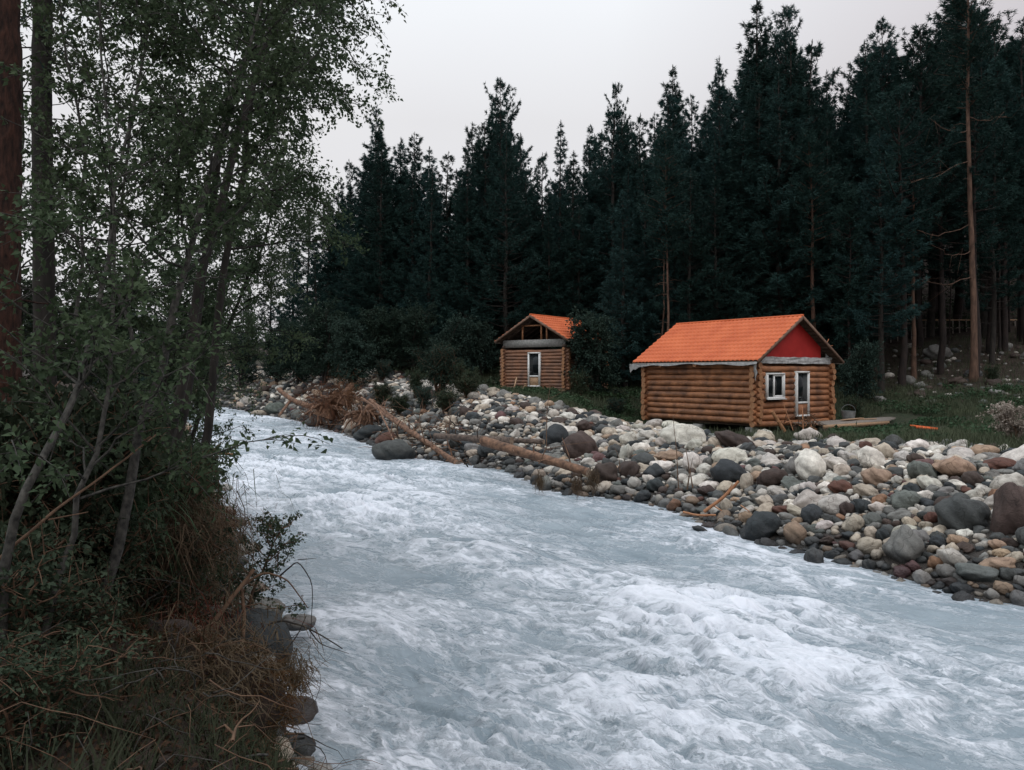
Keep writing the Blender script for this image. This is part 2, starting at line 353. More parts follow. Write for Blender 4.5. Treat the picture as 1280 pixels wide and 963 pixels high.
# ------------------------------------------------------------------ terrain
def zw(y): return 0.02*np.asarray(y, float)
def shore_pt(px, py):
    d = CH/((py-HZ)/F+.02); return ((px-640)/F*d, d)
SH_R = [(19, -6), (15.5, 2), (12.3, 7.5)]+[shore_pt(*p) for p in ((1300,762),(1200,745),(1100,716),(1000,690),(930,674),(865,647),(800,628),(735,621),(690,615),(640,592),(575,580),(520,574),(475,560),(430,543),(380,528),(320,517),(285,510))]+[(-40, 84), (-75, 110), (-130, 140)]
SH_L = [(3.2, -6), (1.2, 0), (.25, 2.6), (-.7, 5.2)]+[shore_pt(*p) for p in ((364,963),(350,870),(338,800),(310,725),(284,665),(256,600),(240,560),(235,533))]+[(-31, 66), (-60, 92), (-120, 118)]
SH_R, SH_L = np.array(SH_R), np.array(SH_L)
def sdist(x, y, P):
    """distance to the polyline, positive on its right going upstream; also the arc position"""
    x = np.asarray(x, float); y = np.asarray(y, float); best = np.full(x.shape, 1e9); sg = np.zeros(x.shape)
    for a, b in zip(P[:-1], P[1:]):
        d = b-a; L2 = d@d; t = np.clip(((x-a[0])*d[0]+(y-a[1])*d[1])/L2, 0, 1)
        ex = x-a[0]-t*d[0]; ey = y-a[1]-t*d[1]; q = np.hypot(ex, ey)
        cr = d[0]*(y-a[1])-d[1]*(x-a[0]); k = q < best-1e-9
        best = np.where(k, q, best); sg = np.where(k, -np.sign(cr), sg)
    return best*sg
class TPS:
    def __init__(s, P):
        P = np.array(P, float); s.X = P[:, :2]; n = len(P)
        K = s.k(np.hypot(*(s.X[:, None]-s.X[None]).transpose(2, 0, 1)))+np.eye(n)*8.0
        A = np.zeros((n+3, n+3)); A[:n, :n] = K; A[:n, n] = 1; A[:n, n+1:] = s.X; A[n:, :n] = A[:n, n:].T
        s.c = np.linalg.solve(A, np.r_[P[:, 2], 0, 0, 0]); s.lo = s.X.min(0); s.hi = s.X.max(0)
    def k(s, r): return np.where(r > 1e-9, r*r*np.log(np.maximum(r, 1e-9)), 0)
    def __call__(s, x, y):
        x = np.clip(x, s.lo[0], s.hi[0]); y = np.clip(y, s.lo[1], s.hi[1]); n = len(s.X)
        o = s.c[n]+s.c[n+1]*x+s.c[n+2]*y
        for i in range(n): o = o+s.c[i]*s.k(np.hypot(x-s.X[i, 0], y-s.X[i, 1]))
        return o
GR = TPS([tuple(at(*p)) for p in ((1280,580,19),(1400,585,18),(1100,562,24),(1010,554,29),(880,544,33),(790,530,36),(700,507,38),(600,492,42),(520,480,46),(430,472,54),(350,467,64),
      (945,536,36),(808,528,41.7),(1035,527,39),(900,522,44),(1200,550,27),(1280,547,27),(1120,538,36),(1280,530,33),(1200,515,40),(1060,510,44),
      (1200,474,48),(1100,482,50),(1280,458,50),(1200,430,57),(1280,425,57),(1100,440,60),(1000,470,58),(900,463,60),(700,460,62),(500,464,62),(800,440,75),(400,462,75))]
      +[(16.5,38.6,1.5),(18.5,41,1.55),(14.5,37.2,1.5),(-.5,50.4,2.9),(3.15,47.8,2.9),(4,53,3.1),(-130,150,8),(-60,150,9),(-33,150,12),(0,150,30),(40,150,38),(90,150,42),(90,60,10),(60,20,3),(90,-10,3),(30,-10,2),(-130,100,5),(-60,105,5),(-20,100,9),(10,100,13),(40,100,19),(90,100,24),(60,60,9),(17,-10,1.8)])
GL = TPS([(-3,6,1.9),(-5,8,2.0),(-1,2,2.3),(0,-6,2.4),(-10,5,2.5),(-6,11,1.9),(-8.5,18,1.9),(-13,26,2.1),(-22,42,2.5),(-30,52,2.9),(-20,20,2.5),(-40,40,3.4),(-60,10,4),(-60,80,5),(-130,-10,6),(-130,120,6),(-20,0,3)])
def ss(t): t = np.clip(t, 0, 1); return t*t*(3-2*t)
def terrain(x, y):
    x = np.asarray(x, float); y = np.asarray(y, float); w = zw(y)
    dr = sdist(x, y, SH_R); dl = -sdist(x, y, SH_L)
    wr = np.interp(y, [5, 20, 35, 60, 90], [6.5, 8.5, 8, 7.5, 8]); wl = np.interp(y, [3, 7, 9, 12.5, 30, 60], [1.3, 1.7, 2.7, 2.5, 2.8, 5])
    n = fbm(x*.35, y*.35, 4, 3)*.22+fbm(x*1.7, y*1.7, 3, 9)*.06
    zr = w+(GR(x, y)-w)*np.sin(np.clip(dr/wr, 0, 1)*math.pi/2)**.9+n*np.clip(dr/3, 0, 1)
    zl = w+(GL(x, y)-w)*np.sin(np.clip(dl/wl, 0, 1)*math.pi/2)**.75+n*np.clip(dl/1.5, 0, 1)
    for cx_, cy_, rad, zt in ((11.25, 40.0, 5.5, 1.36), (2.72, 50.9, 3.3, 2.86)):    # levelled building plots
        k = 1-ss((np.hypot(x-cx_, y-cy_)-rad)/3.2); zr = zr*(1-k)+(zt+n*.25)*k
    bed = w-np.clip(np.minimum(-dr, -dl)*.45, 0, .9)
    return np.where(dr > 0, zr, np.where(dl > 0, zl, bed))
def tz(x, y): return float(terrain(np.array([x]), np.array([y]))[0])
_D = np.concatenate([np.arange(4.5, 40, .05), np.arange(40, 140, .2)])
def hit(px, py):
    P = (px-640)/F*_D; z = CH+(HZ-py)/F*_D; t = terrain(P, _D); k = np.nonzero(z <= np.maximum(t, zw(_D)))[0]
    return float(_D[k[0]]) if len(k) else 70.0

def build_ground():
    u = np.linspace(-1, 1, 420); v = np.linspace(0, 1, 560)
    X = 6*u+1.0*np.sinh(u*6.3)*1.35; Y = -25+70*v+330*v**4
    X, Y = np.meshgrid(X, Y); x, y = X.ravel(), Y.ravel(); z = terrain(x, y)
    far = np.clip((y-150)/220, 0, 1); z = z+far*10
    dr = sdist(x, y, SH_R); dl = -sdist(x, y, SH_L)
    wr = np.interp(y, [5, 20, 35, 60, 90], [6.5, 8.5, 8, 7.5, 8])
    nz = fbm(x*.5, y*.5, 4, 21)
    grav = np.where(dl > 0, .2, 1-ss((dr-wr*1.05)/1.5+nz)); grav = np.clip(grav, 0, 1)
    gr = np.where(dl > 0, .35+.5*nz, ss((dr-wr)/3+nz)); gr = np.clip(gr, 0, 1)
    duff = np.where(dl > 0, 1.0, ss((z-2.6-.012*(y-40)+nz*.6)/1.2)*ss((dr-wr-1)/4))
    n0 = len(Y); m0 = X.shape[1]
    i = np.arange(X.shape[0]-1)[:, None]*m0; j = np.arange(m0-1)[None]
    Fq = np.stack([i+j, i+j+1, i+m0+j+1, i+m0+j], -1).reshape(-1, 4)
    c = np.stack([grav, gr, duff, np.ones_like(duff)], 1)
    me = mesh_np('ground', np.stack([x, y, z], 1), [Fq], True, None, {'cover': ('FLOAT_COLOR', c)}); me.materials.append(M['ground'])
    tag(link('ground', me), kind='structure')
build_ground()

def resample(P, n):
    d = np.r_[0, np.cumsum(np.hypot(*np.diff(P, axis=0).T))]; return d
def build_water():
    # rows follow the current: pair points of the two shores by their distance upstream
    n = 1000; m = 620
    def along(P, ys): return np.interp(ys, P[:, 1], P[:, 0])
    t = np.linspace(0, 1, n); ys = 1+ 4*t+ 55*t**2.2+ 55*t**6
    XR = along(SH_R, ys)+.35; XL = along(SH_L, ys)-.35
    # smooth shores for a natural edge
    s = np.linspace(0, 1, m)
    x = XL[:, None]+(XR-XL)[:, None]*s[None]; y = np.repeat(ys[:, None], m, 1)
    cx = (XL+XR)/2; flowx = (x-cx[:, None]); arc = np.r_[0, np.cumsum(np.hypot(np.diff(cx), np.diff(ys)))]
    # flow coordinates: a across, b along (skewed by the river's heading)
    ang = np.arctan2(-np.gradient(cx, ys), 1.0); ang = np.convolve(np.pad(ang, 60, 'edge'), np.ones(121)/121, 'valid')
    a = flowx*np.cos(ang)[:, None]; b = arc[:, None]+flowx*np.sin(ang)[:, None]
    edge = np.clip(np.minimum(s*(XR-XL)[:, None]-.2, (1-s)*(XR-XL)[:, None]-.2)/2.2, .12, 1)
    wx = a+.9*fbm(a*.5, b*.5, 3, 40); wy = b+.9*fbm(a*.5+9, b*.5, 3, 44)
    lump = fbm(wx*.42, wy*.34, 3, 50); rid = 1-np.abs(fbm(wx*1.15, wy*.7, 3, 53))*2.6; mid = fbm(wx*2.2, wy*1.5, 3, 57)
    rid2 = 1-np.abs(fbm(wx*3.4, wy*2.2, 3, 59))*2.6; fine = fbm(wx*7, wy*5, 3, 61)
    rough = np.clip(.65+fbm(a*.16, b*.14, 2, 71)*1.3, .22, 1.3)
    z = .24*lump+rough*(.10*rid+.065*mid+.045*rid2+.038*fine)
    z = z*edge*1.05+.02; Z = zw(y)+z
    foam = (rid-.45)*.22*rough+(rid2-.5)*.14*rough+lump*.28+(rough-.7)*.26+.05*ss((y-14)/30)+.03
    # standing waves over the bigger sunken rocks: (px, py, radius m, height, foam)
    for px, py, rad, amp, fo_ in ((860,795,1.5,.16,.34),(960,800,1.3,.10,.28),(790,770,1.2,.12,.26),(1010,850,1.2,.08,.18),(640,690,1.7,.12,.20),(560,705,1.3,.10,.16),(520,640,2.2,.14,.24),(420,625,2.2,.13,.22),(340,600,2.6,.12,.24),(640,735,1.2,.08,.14),
            (470,790,1.3,.10,.20),(720,870,1.0,.07,.12),(430,690,1.6,.10,.16),(560,600,2.4,.10,.14),(300,560,3.0,.12,.20),(1120,830,1.1,.07,.14),(900,690,1.2,.07,.12),(600,930,.8,.06,.10),(850,940,.8,.07,.12),
            (480,900,1.2,-.03,-.22),(560,860,.9,-.02,-.12),(1180,770,1.8,-.04,-.14),(800,660,1.8,-.04,-.16),(700,640,1.6,-.03,-.12),(1150,930,1.0,-.03,-.10),(430,950,.8,0,-.14)):
        wx0, wy0 = shore_pt(px, py); dd = ((x-wx0)+.25*fbm(x*1.3, y*1.3, 2, 5))**2/rad**2+(y-wy0)**2/(rad*1.25)**2; g = np.exp(-dd*1.1)
        Z = Z+amp*g*(1+.5*mid); foam = foam+.85*fo_*g*(1+1.4*mid)
    # milder water in the right-hand foreground and bottom left
    sh = np.minimum(sdist(x, y, SH_L), -sdist(x, y, SH_R)); foam = foam+.22*np.exp(-np.clip(sh, 0, 9)/.35)*np.clip(.5+1.6*fbm(x*1.6, y*1.6, 2, 6), 0, 1); calm = ss((6-y+ .0*x)/4); foam = foam-.06*calm-.10*ss((x-4.5)/4)*ss((16-y)/6)-.08*ss((-x-.2)/2)*ss((10.5-y)/3)
    i = np.arange(n-1)[:, None]*m; j = np.arange(m-1)[None]
    Fq = np.stack([i+j, i+j+1, i+m+j+1, i+m+j], -1).reshape(-1, 4)
    fl = np.stack([a, b, np.zeros_like(a)], -1).reshape(-1, 3)
    me = mesh_np('river_water', np.stack([x, y, Z], -1).reshape(-1, 3), [Fq], True, None, {'flow': ('FLOAT_VECTOR', fl), 'foam': ('FLOAT', foam.ravel())})
    me.materials.append(M['water']); tag(link('river_water', me), kind='structure')
build_water()

# ------------------------------------------------------------------ log cabins
def tri_rotz(a): c, s = math.cos(a), math.sin(a); return np.array([[c, -s, 0], [s, c, 0], [0, 0, 1]])
def log_wall(mb, a, b, z0, n, r, ext, gaps=(), rs=None, off=0.0):
    """stacked round logs from a to b (xy), ends running past the corners; gaps are (from, to, z_low, z_high) openings along the wall"""
    a = np.array(a, float); b = np.array(b, float); d = b-a; L = np.linalg.norm(d); d /= L
    for k in range(n):
        z = z0+r+off+k*2*r*.97; rk = r*(1.0+rs.uniform(-.05, .04))
        cuts = [(-ext-rs.uniform(-.05, .06), L+ext+rs.uniform(-.05, .06))]
        for g0, g1, zl, zh in gaps:
            if zl-r*.5 < z < zh+r*.5:
                cuts = [q for c0, c1 in cuts for q in ((c0, min(c1, g0)), (max(c0, g1), c1)) if q[1]-q[0] > .05]
        for c0, c1 in cuts:
            m = max(3, int((c1-c0)/.5)); t = np.linspace(c0, c1, m)
            P = np.array([[*(a+d*q), z+rs.uniform(-.012, .012)] for q in t])
            P[:, :2] += np.array([-d[1], d[0]])*np.array([rs.uniform(-.012, .012) for _ in t])[:, None]
            mb.tube(P, rk*np.array([1+rs.uniform(-.05, .05) for _ in t]), 14, 0, True, 1)
def tile_roof(mb, p0, p1, q0, q1, per=.25, row=.35):
    """profiled metal-tile sheet between ridge p0-p1 and eave q0-q1"""
    p0, p1, q0, q1 = map(lambda v: np.array(v, float), (p0, p1, q0, q1))
    L = np.linalg.norm(p1-p0); Hh = np.linalg.norm(q0-p0); nu = int(L/per*8); nv = int(Hh/row)*7
    u = np.linspace(0, 1, nu); v = np.linspace(0, 1, nv); U, Vv = np.meshgrid(u, v)
    nrm = np.cross(p1-p0, q0-p0); nrm /= np.linalg.norm(nrm);  nrm = nrm if nrm[2] > 0 else -nrm
    P = (p0[None, None]*(1-U)[..., None]+p1[None, None]*U[..., None])*(1-Vv)[..., None]+(q0[None, None]*(1-U)[..., None]+q1[None, None]*U[..., None])*Vv[..., None]
    ph = (Vv*Hh/row) % 1.0
    h = .045*(np.abs(np.sin(U*L/per*math.pi))**.8)+.06*ph**1.4
    P = P+nrm*h[..., None]
    i = np.arange(nv-1)[:, None]*nu; j = np.arange(nu-1)[None]
    mb.add(P.reshape(-1, 3), np.stack([i+j, i+j+1, i+nu+j+1, i+nu+j], -1).reshape(-1, 4))

def cabin(name, label, corner, ux, uy, L, B, zb, Hw, rise, r, n_logs, over, kind):
    """local frame: origin at the visible corner; ux along the eave wall, uy along the gable wall"""
    rs = random.Random(3 if kind == 1 else 5)
    ux, uy = np.array([*ux, 0.]), np.array([*uy, 0.]); O = np.array([*corner, zb])
    root = thing(name, label, 'log cabin', tuple(O), 'log cabins with orange roofs')
    def P(a, b, z): return ux*a+uy*b+np.array([0, 0, z])
    xy = lambda a, b: (ux*a+uy*b)[:2]
    ext = .28
    if kind == 1: win = (.55, 1.75, 1.32, 2.42); door = (2.72, 3.62, .45, 2.50)
    else: win = None; door = (1.95, 2.75, .22, 2.25)
    # gable wall at a=0 (b runs 0..B), eave wall at b=0 (a runs 0..L), and the two behind
    ggaps = [g for g in (win, door) if g]
    logm = [M['log'] if kind == 1 else M['log_old'], M['log_end']]
    for nm, a, b, gp, off in (('wall', xy(0, 0), xy(0, B), ggaps, 0), ('wall', xy(0, 0), xy(L, 0), (), r), ('wall', xy(L, 0), xy(L, B), (), 0), ('wall', xy(0, B), xy(L, B), (), r)):
        mb = MB(); log_wall(mb, a, b, .0, n_logs, r, ext, gp, rs, off); mb.build(nm, logm, root)
    # dark floor and lining close the room
    mb = MB(); mb.box((ux*L/2+uy*B/2+np.array([0, 0, .1])), (L-.3, B-.3, .12), np.stack([ux, uy, [0, 0, 1]], 1)); mb.build('floor', M['dark_wood'], root, smooth=False)
    # opening frames
    def frame_in(g, is_door):
        b0, b1, z0, z1 = g; wdt = .085; F_ = MB(); a = -.13
        F_.beam(P(a, b0, z0), P(a, b0, z1), wdt, .20, up=-ux); F_.beam(P(a, b1, z0), P(a, b1, z1), wdt, .20, up=-ux)
        F_.beam(P(a-.002, b0-.04, z1), P(a-.002, b1+.04, z1), .21, wdt); F_.beam(P(a-.002, b0-.04, z0), P(a-.002, b1+.04, z0), .21, wdt)
        if is_door:
            o = F_.build('door', M['white_paint'], root, smooth=False); sp = z0+(z1-z0)*.30
            h = MB(); h.box(P(-.17, (b0+b1)/2, sp), (.06, b1-b0-.1, .09), np.stack([ux, uy, [0, 0, 1]], 1)); h.build('rail', M['white_paint'], o, smooth=False)
            h = MB(); h.box(P(-.14, (b0+b1)/2, (sp+z1)/2), (.02, b1-b0-.08, z1-sp-.08), np.stack([ux, uy, [0, 0, 1]], 1)); h.build('pane', M['glass'], o, smooth=False)
            h = MB(); h.box(P(-.15, (b0+b1)/2, (sp+z0)/2), (.03, b1-b0-.08, sp-z0-.06), np.stack([ux, uy, [0, 0, 1]], 1))
            h.build('panel', M['log'] if kind == 1 else M['plank_tan'], o, smooth=False)
            h = MB(); h.tube([P(-.20, b0+.14, sp+.25), P(-.25, b0+.14, sp+.25), P(-.25, b0+.24, sp+.26)], .016, 6, cap=True); h.build('handle', M['tub'], o)
        else:
            o = F_.build('window', M['white_paint'], root, smooth=False)
            h = MB(); mid = b0+(b1-b0)*.42
            h.beam(P(-.16, mid, z0), P(-.16, mid, z1), .08, .07, up=-ux)
            h.beam(P(-.17, mid+.04, z0+.08), P(-.17, b1-.05, z0+.08), .05, .07); h.beam(P(-.17, mid+.04, z1-.08), P(-.17, b1-.05, z1-.08), .05, .07); h.beam(P(-.171, b1-.08, z0+.05), P(-.171, b1-.08, z1-.05), .06, .05, up=-ux)
            h.build('sash', M['white_paint'], o, smooth=False)
            h = MB(); h.box(P(-.12, (b0+b1)/2, (z0+z1)/2), (.02, b1-b0-.06, z1-z0-.06), np.stack([ux, uy, [0, 0, 1]], 1)); h.build('pane', M['glass'], o, smooth=False)
            h = MB(); h.beam(P(-.26, b0-.08, z0-.06), P(-.26, b1+.08, z0-.06), .10, .035); h.build('sill', M['white_paint'], o, smooth=False)
    frame_in(door, True)
    if win: frame_in(win, False)
    # roof
    ez = Hw; k = rise/(B/2+over); rz = Hw+rise; mid = B/2
    roof = MB()
    tile_roof(roof, P(-over, mid, rz), P(L+over, mid, rz), P(-over, -over, ez), P(L+over, -over, ez))
    tile_roof(roof, P(-over, mid, rz), P(L+over, mid, rz), P(-over, B+over, ez), P(L+over, B+over, ez))
    ro = roof.build('roof', M['roof'], root, smooth=False)
    h = MB()
    for sgn, e in ((-1, -over), (1, B+over)):
        for i in range(13):
            t0, t1 = i/13+.004, (i+1)/13-.004
            a0 = P(-over+.03, mid+(e-mid)*t0, rz-(rz-ez)*t0-.05); a1 = P(L+over-.03, mid+(e-mid)*t0, rz-(rz-ez)*t0-.05)
            c0 = P(-over+.03, mid+(e-mid)*t1, rz-(rz-ez)*t1-.05); c1 = P(L+over-.03, mid+(e-mid)*t1, rz-(rz-ez)*t1-.05)
            dz = np.array([0, 0, -.03]); h.add([a0, a1, c1, c0, a0+dz, a1+dz, c1+dz, c0+dz], [[0,1,2,3],[4,7,6,5],[0,4,5,1],[3,2,6,7],[0,3,7,4],[1,5,6,2]])
    h.build('sheathing', M['dark_wood'], ro, smooth=False)
    h = MB(); h.tube([P(-over-.02, mid, rz+.035), P(L+over+.02, mid, rz+.035)], .06, 8, cap=True); h.build('ridge_cap', M['roof'], ro)
    for a in (-over-.02, L+over+.02):
        for e in (-over, B+over): h = MB(); h.beam(P(a, mid, rz-.05), P(a, e, ez-.05), .035, .13); h.build('barge_board', M['barge'], ro, smooth=False)
    h = MB()
    for e in (-over+.02, B+over-.02): h.beam(P(-over+.05, e, ez-.075), P(L+over-.05, e, ez-.075), .03, .07)
    h.build('fascia', M['plank'], ro, smooth=False)
    # rafters under the eaves, rafter pairs
    h = MB(); nr = 7
    for i in range(nr):
        a = .1+(L-.2)*i/(nr-1)
        for e in (-over+.08, B+over-.08): h.beam(P(a, mid, rz-.17), P(a, e, ez-.17+(.08)*k), .05, .12)
    h.build('rafter', M['dark_wood'], ro, smooth=False)
    # wall-top beam under the rafters and round beam ends poking out below the eave
    h = MB(); top = 2*r*.97*n_logs
    for e in (.02, B-.02): h.beam(P(-.2, e, top+r+.10), P(L+.2, e, top+r+.10), .16, .14)
    h.build('wall_plate', M['dark_wood'], root, smooth=False)
    if kind == 1:
        for a in (.55, L*.47, L*.80):
            h = MB(); h.tube([P(a, -.46, top+.06), P(a, 0, top+.07), P(a, B*.5, top+.08)], [.11, .115, .12], 14, 0, True, 1); h.build('ceiling_beam', logm, root)
    # gable
    gz = top+.12; eave_b = lambda z: (ez-.12+(rz-ez)*0-z)
    def gb(z):   # the half width of the gable at height z (under the roof)
        return (rz-.12-z)/k
    if kind == 1:
        h = MB(); z0 = gz+.25; z1 = rz-.14
        zc = z0; w0 = min(gb(z0), B/2+.05)*.86; zl = z0
        V = [P(-.10, mid-w0*.98+.0, zl), P(-.10, mid+w0*.82, zl), P(-.10, mid+w0*.82, rz-.14-k*w0*.82), P(-.10, mid, z1), P(-.10, mid-w0*.98, max(zl+.02, rz-.14-k*w0*.98))]
        V2 = [v+ux*.05 for v in V]
        h.add(V+V2, [[0,1,2,3,4]]); h.add(V2, [[4,3,2,1,0]]); h.build('gable_panel', M['red_board'], root, smooth=False)
        # crumpled grey membrane across the gable foot and down its far side
        h = MB(); rg = np.random.RandomState(4)
        def sheet(fn, nu, nv, amp, seed):
            u, v = np.meshgrid(np.linspace(0, 1, nu), np.linspace(0, 1, nv)); base = np.array([fn(a_, b_) for a_, b_ in zip(u.ravel(), v.ravel())])
            nn = fbm(u*7, v*3+seed, 4, 80+seed).ravel(); base = base-ux[None]*(nn*amp)[:, None]+np.array([0, 0, 1])[None]*(fbm(u*9, v*2, 2, 90+seed).ravel()*amp*.6)[:, None]
            i = np.arange(nv-1)[:, None]*nu; j = np.arange(nu-1)[None]; h.add(base, np.stack([i+j, i+j+1, i+nu+j+1, i+nu+j], -1).reshape(-1, 4))
        sheet(lambda u, v: P(-.17, -.05+(B+.1)*u, gz-.02+.30*v), 60, 10, .06, 1)
        sheet(lambda u, v: P(-.14, mid+(B/2+.15)*(.80+.2*u), gz+.3+v*np.clip(gb(gz+.3)*0+(rz-.2-k*(B/2+.15)*(.80+.2*u))-(gz+.3), 0, 9)), 14, 14, .06, 2)
        sheet(lambda u, v: P(-.15, mid-(B/2+.15)*(.84+.2*u), gz+.3+v*np.clip((rz-.2-k*(B/2+.15)*(.84+.2*u))-(gz+.3), 0, 9)), 12, 12, .06, 3)
        h.build('gable_membrane', M['membrane'], root)
        # membrane rolled along the eave, hanging loose at both ends
        h = MB()
        sheet(lambda u, v: P(L+over+.05-(L+2*over)*u, -over-.0-.02, ez-.055-(.10+.03*math.sin(u*23)+.03*math.sin(u*9))*v), 80, 5, .035, 5)
        sheet(lambda u, v: P(L+over+.25-1.5*u, -over-.04+.06*v, ez-.08-(.06+.42*(1-u)**1.6*(1-.35*abs(math.sin(u*11))))*v), 26, 10, .09, 6)
        sheet(lambda u, v: P(-over+.1+.55*u, -over-.02+.9*u*.4+.1*v, ez-.10-(.45+.35*math.sin(u*4)**2)*v), 16, 10, .08, 7)
        h.build('eave_membrane', M['membrane'], root)
    else:
        h = MB(); w = B/2+.1
        h.box(P(-.05, mid, gz+.27), (.12, B+.10, .46), np.stack([ux, uy, [0, 0, 1]], 1)); h.build('concrete_beam', M['concrete'], root, smooth=False)
        z0 = gz+.5
        for b in (mid-.85, mid+.55, mid+.95):
            h = MB(); h.beam(P(-.03, b, z0), P(-.03, b, rz-.14-k*abs(b-mid)), .09, .10, up=-ux); h.build('stud', M['peeled'], root, smooth=False)
        h = MB(); h.beam(P(-.045, mid-.9, rz-.62), P(-.045, mid+.75, rz-.62), .10, .08); h.build('collar_tie', M['peeled'], root, smooth=False)
        h = MB()
        h.add([P(L*.6, .3, gz+.5), P(L*.6, B-.3, gz+.5), P(L*.6, mid, rz-.25)], [[0, 1, 2]]); h.add([P(L*.6+.05, .3, gz+.5), P(L*.6+.05, B-.3, gz+.5), P(L*.6+.05, mid, rz-.25)], [[2, 1, 0]])
        h.build('loft_board', M['dark_wood'], root, smooth=False)
        h = MB(); h.beam(P(-.30, -.2, -.02), P(-.30, B+.2, -.02), .12, .10); h.build('foot_board', M['plank_tan'], root, smooth=False)
    # foundation blocks
    for a in (.3, L/2, L-.3):
        for b in (.1, B-.1):
            h = MB(); h.box(P(a, b, -.21), (.42, .40, .40), np.stack([ux, uy, [0, 0, 1]], 1)); h.build('foundation_block', M['concrete'], root, smooth=False)
    return root, P, O
th = R(55)
c1, P1, O1 = cabin('log_cabin', 'larger log cabin with red gable, white window and grey sheeting under its orange tiled roof',
    (10.98, 36.0), (-math.cos(th), math.sin(th)), (math.sin(th), math.cos(th)), 6.9, 5.5, 1.70, 3.00, 2.10, .144, 10, .5, 1)
a2 = R(36)
c2, P2, O2 = cabin('log_cabin', 'smaller log cabin farther upstream with open timber gable and narrow glazed door',
    (-.45, 50.4), (math.sin(a2), math.cos(a2)), (math.cos(a2), -math.sin(a2)), 4.6, 4.5, 3.15, 3.0, 1.55, .105, 12, .45, 2)

# ------------------------------------------------------------------ stones
def ico(sub):
    import bmesh
    bm = bmesh.new(); bmesh.ops.create_icosphere(bm, subdivisions=sub, radius=1); me = bpy.data.meshes.new('t'); bm.to_mesh(me); bm.free()
    V = np.array([v.co[:] for v in me.vertices]); Fc = np.array([p.vertices[:] for p in me.polygons]); bpy.data.meshes.remove(me); return V, Fc
ICO = {k: ico(k) for k in (1, 2, 3, 4)}
def stone_shape(V, seed, ang=0.25):
    rs = np.random.RandomState(seed); D = V/np.linalg.norm(V, axis=1)[:, None]; r = np.ones(len(V))
    for _ in range(13):     # worn facets
        d = rs.randn(3); d /= np.linalg.norm(d); c = rs.uniform(.58, .98); k = D@d
        lim = np.where(k > 1e-3, c/np.maximum(k, 1e-3), 9); r = np.minimum(r, lim*(1-ang)+r*ang) if ang < 1 else r
    for f, a in ((1.2, .20), (2.4, .10), (5, .035), (11, .012)):
        o = rs.rand(3)*9; r = r*(1+a*(perlin(D[:, 0]*f+o[0]+D[:, 2]*f*.7, D[:, 1]*f+o[1]-D[:, 2]*f*.6, rs.randint(999))))
    V2 = D*r[:, None]
    return V2/np.abs(V2).max(0)
STONES = [mesh_np('boulder_shape', stone_shape(ICO[4][0], 100+i, .3+.25*(i % 3)), [ICO[4][1]], True) for i in range(12)]
for me in STONES: me.materials.append(M['stone'])
PAL = {'white': (.70,.67,.61), 'pale grey': (.50,.475,.435), 'beige': (.47,.41,.335), 'tan': (.36,.26,.185), 'grey': (.20,.20,.19), 'greenish grey': (.13,.145,.135),
       'charcoal': (.042,.050,.055), 'dark grey': (.075,.08,.08), 'dark brown': (.07,.050,.043), 'reddish brown': (.12,.056,.042), 'purplish red': (.14,.075,.075), 'orange brown': (.28,.16,.10)}
HB = []   # hand placed boulders: px, py, w, h, colour, tilt
def c5(*L):
    for X, Y, w, h, c, t in L: HB.append((920+X/3.556, 500+Y/3.556, w/3.556, h/3.556, c, t))
def c4(*L):
    for X, Y, w, h, c, t in L: HB.append((600+X/3.556, 480+Y/3.556, w/3.556, h/3.556, c, t))
def c3(*L):
    for X, Y, w, h, c, t in L: HB.append((260+X/2.909, 440+Y/2.909, w/2.909, h/2.909, c, t))
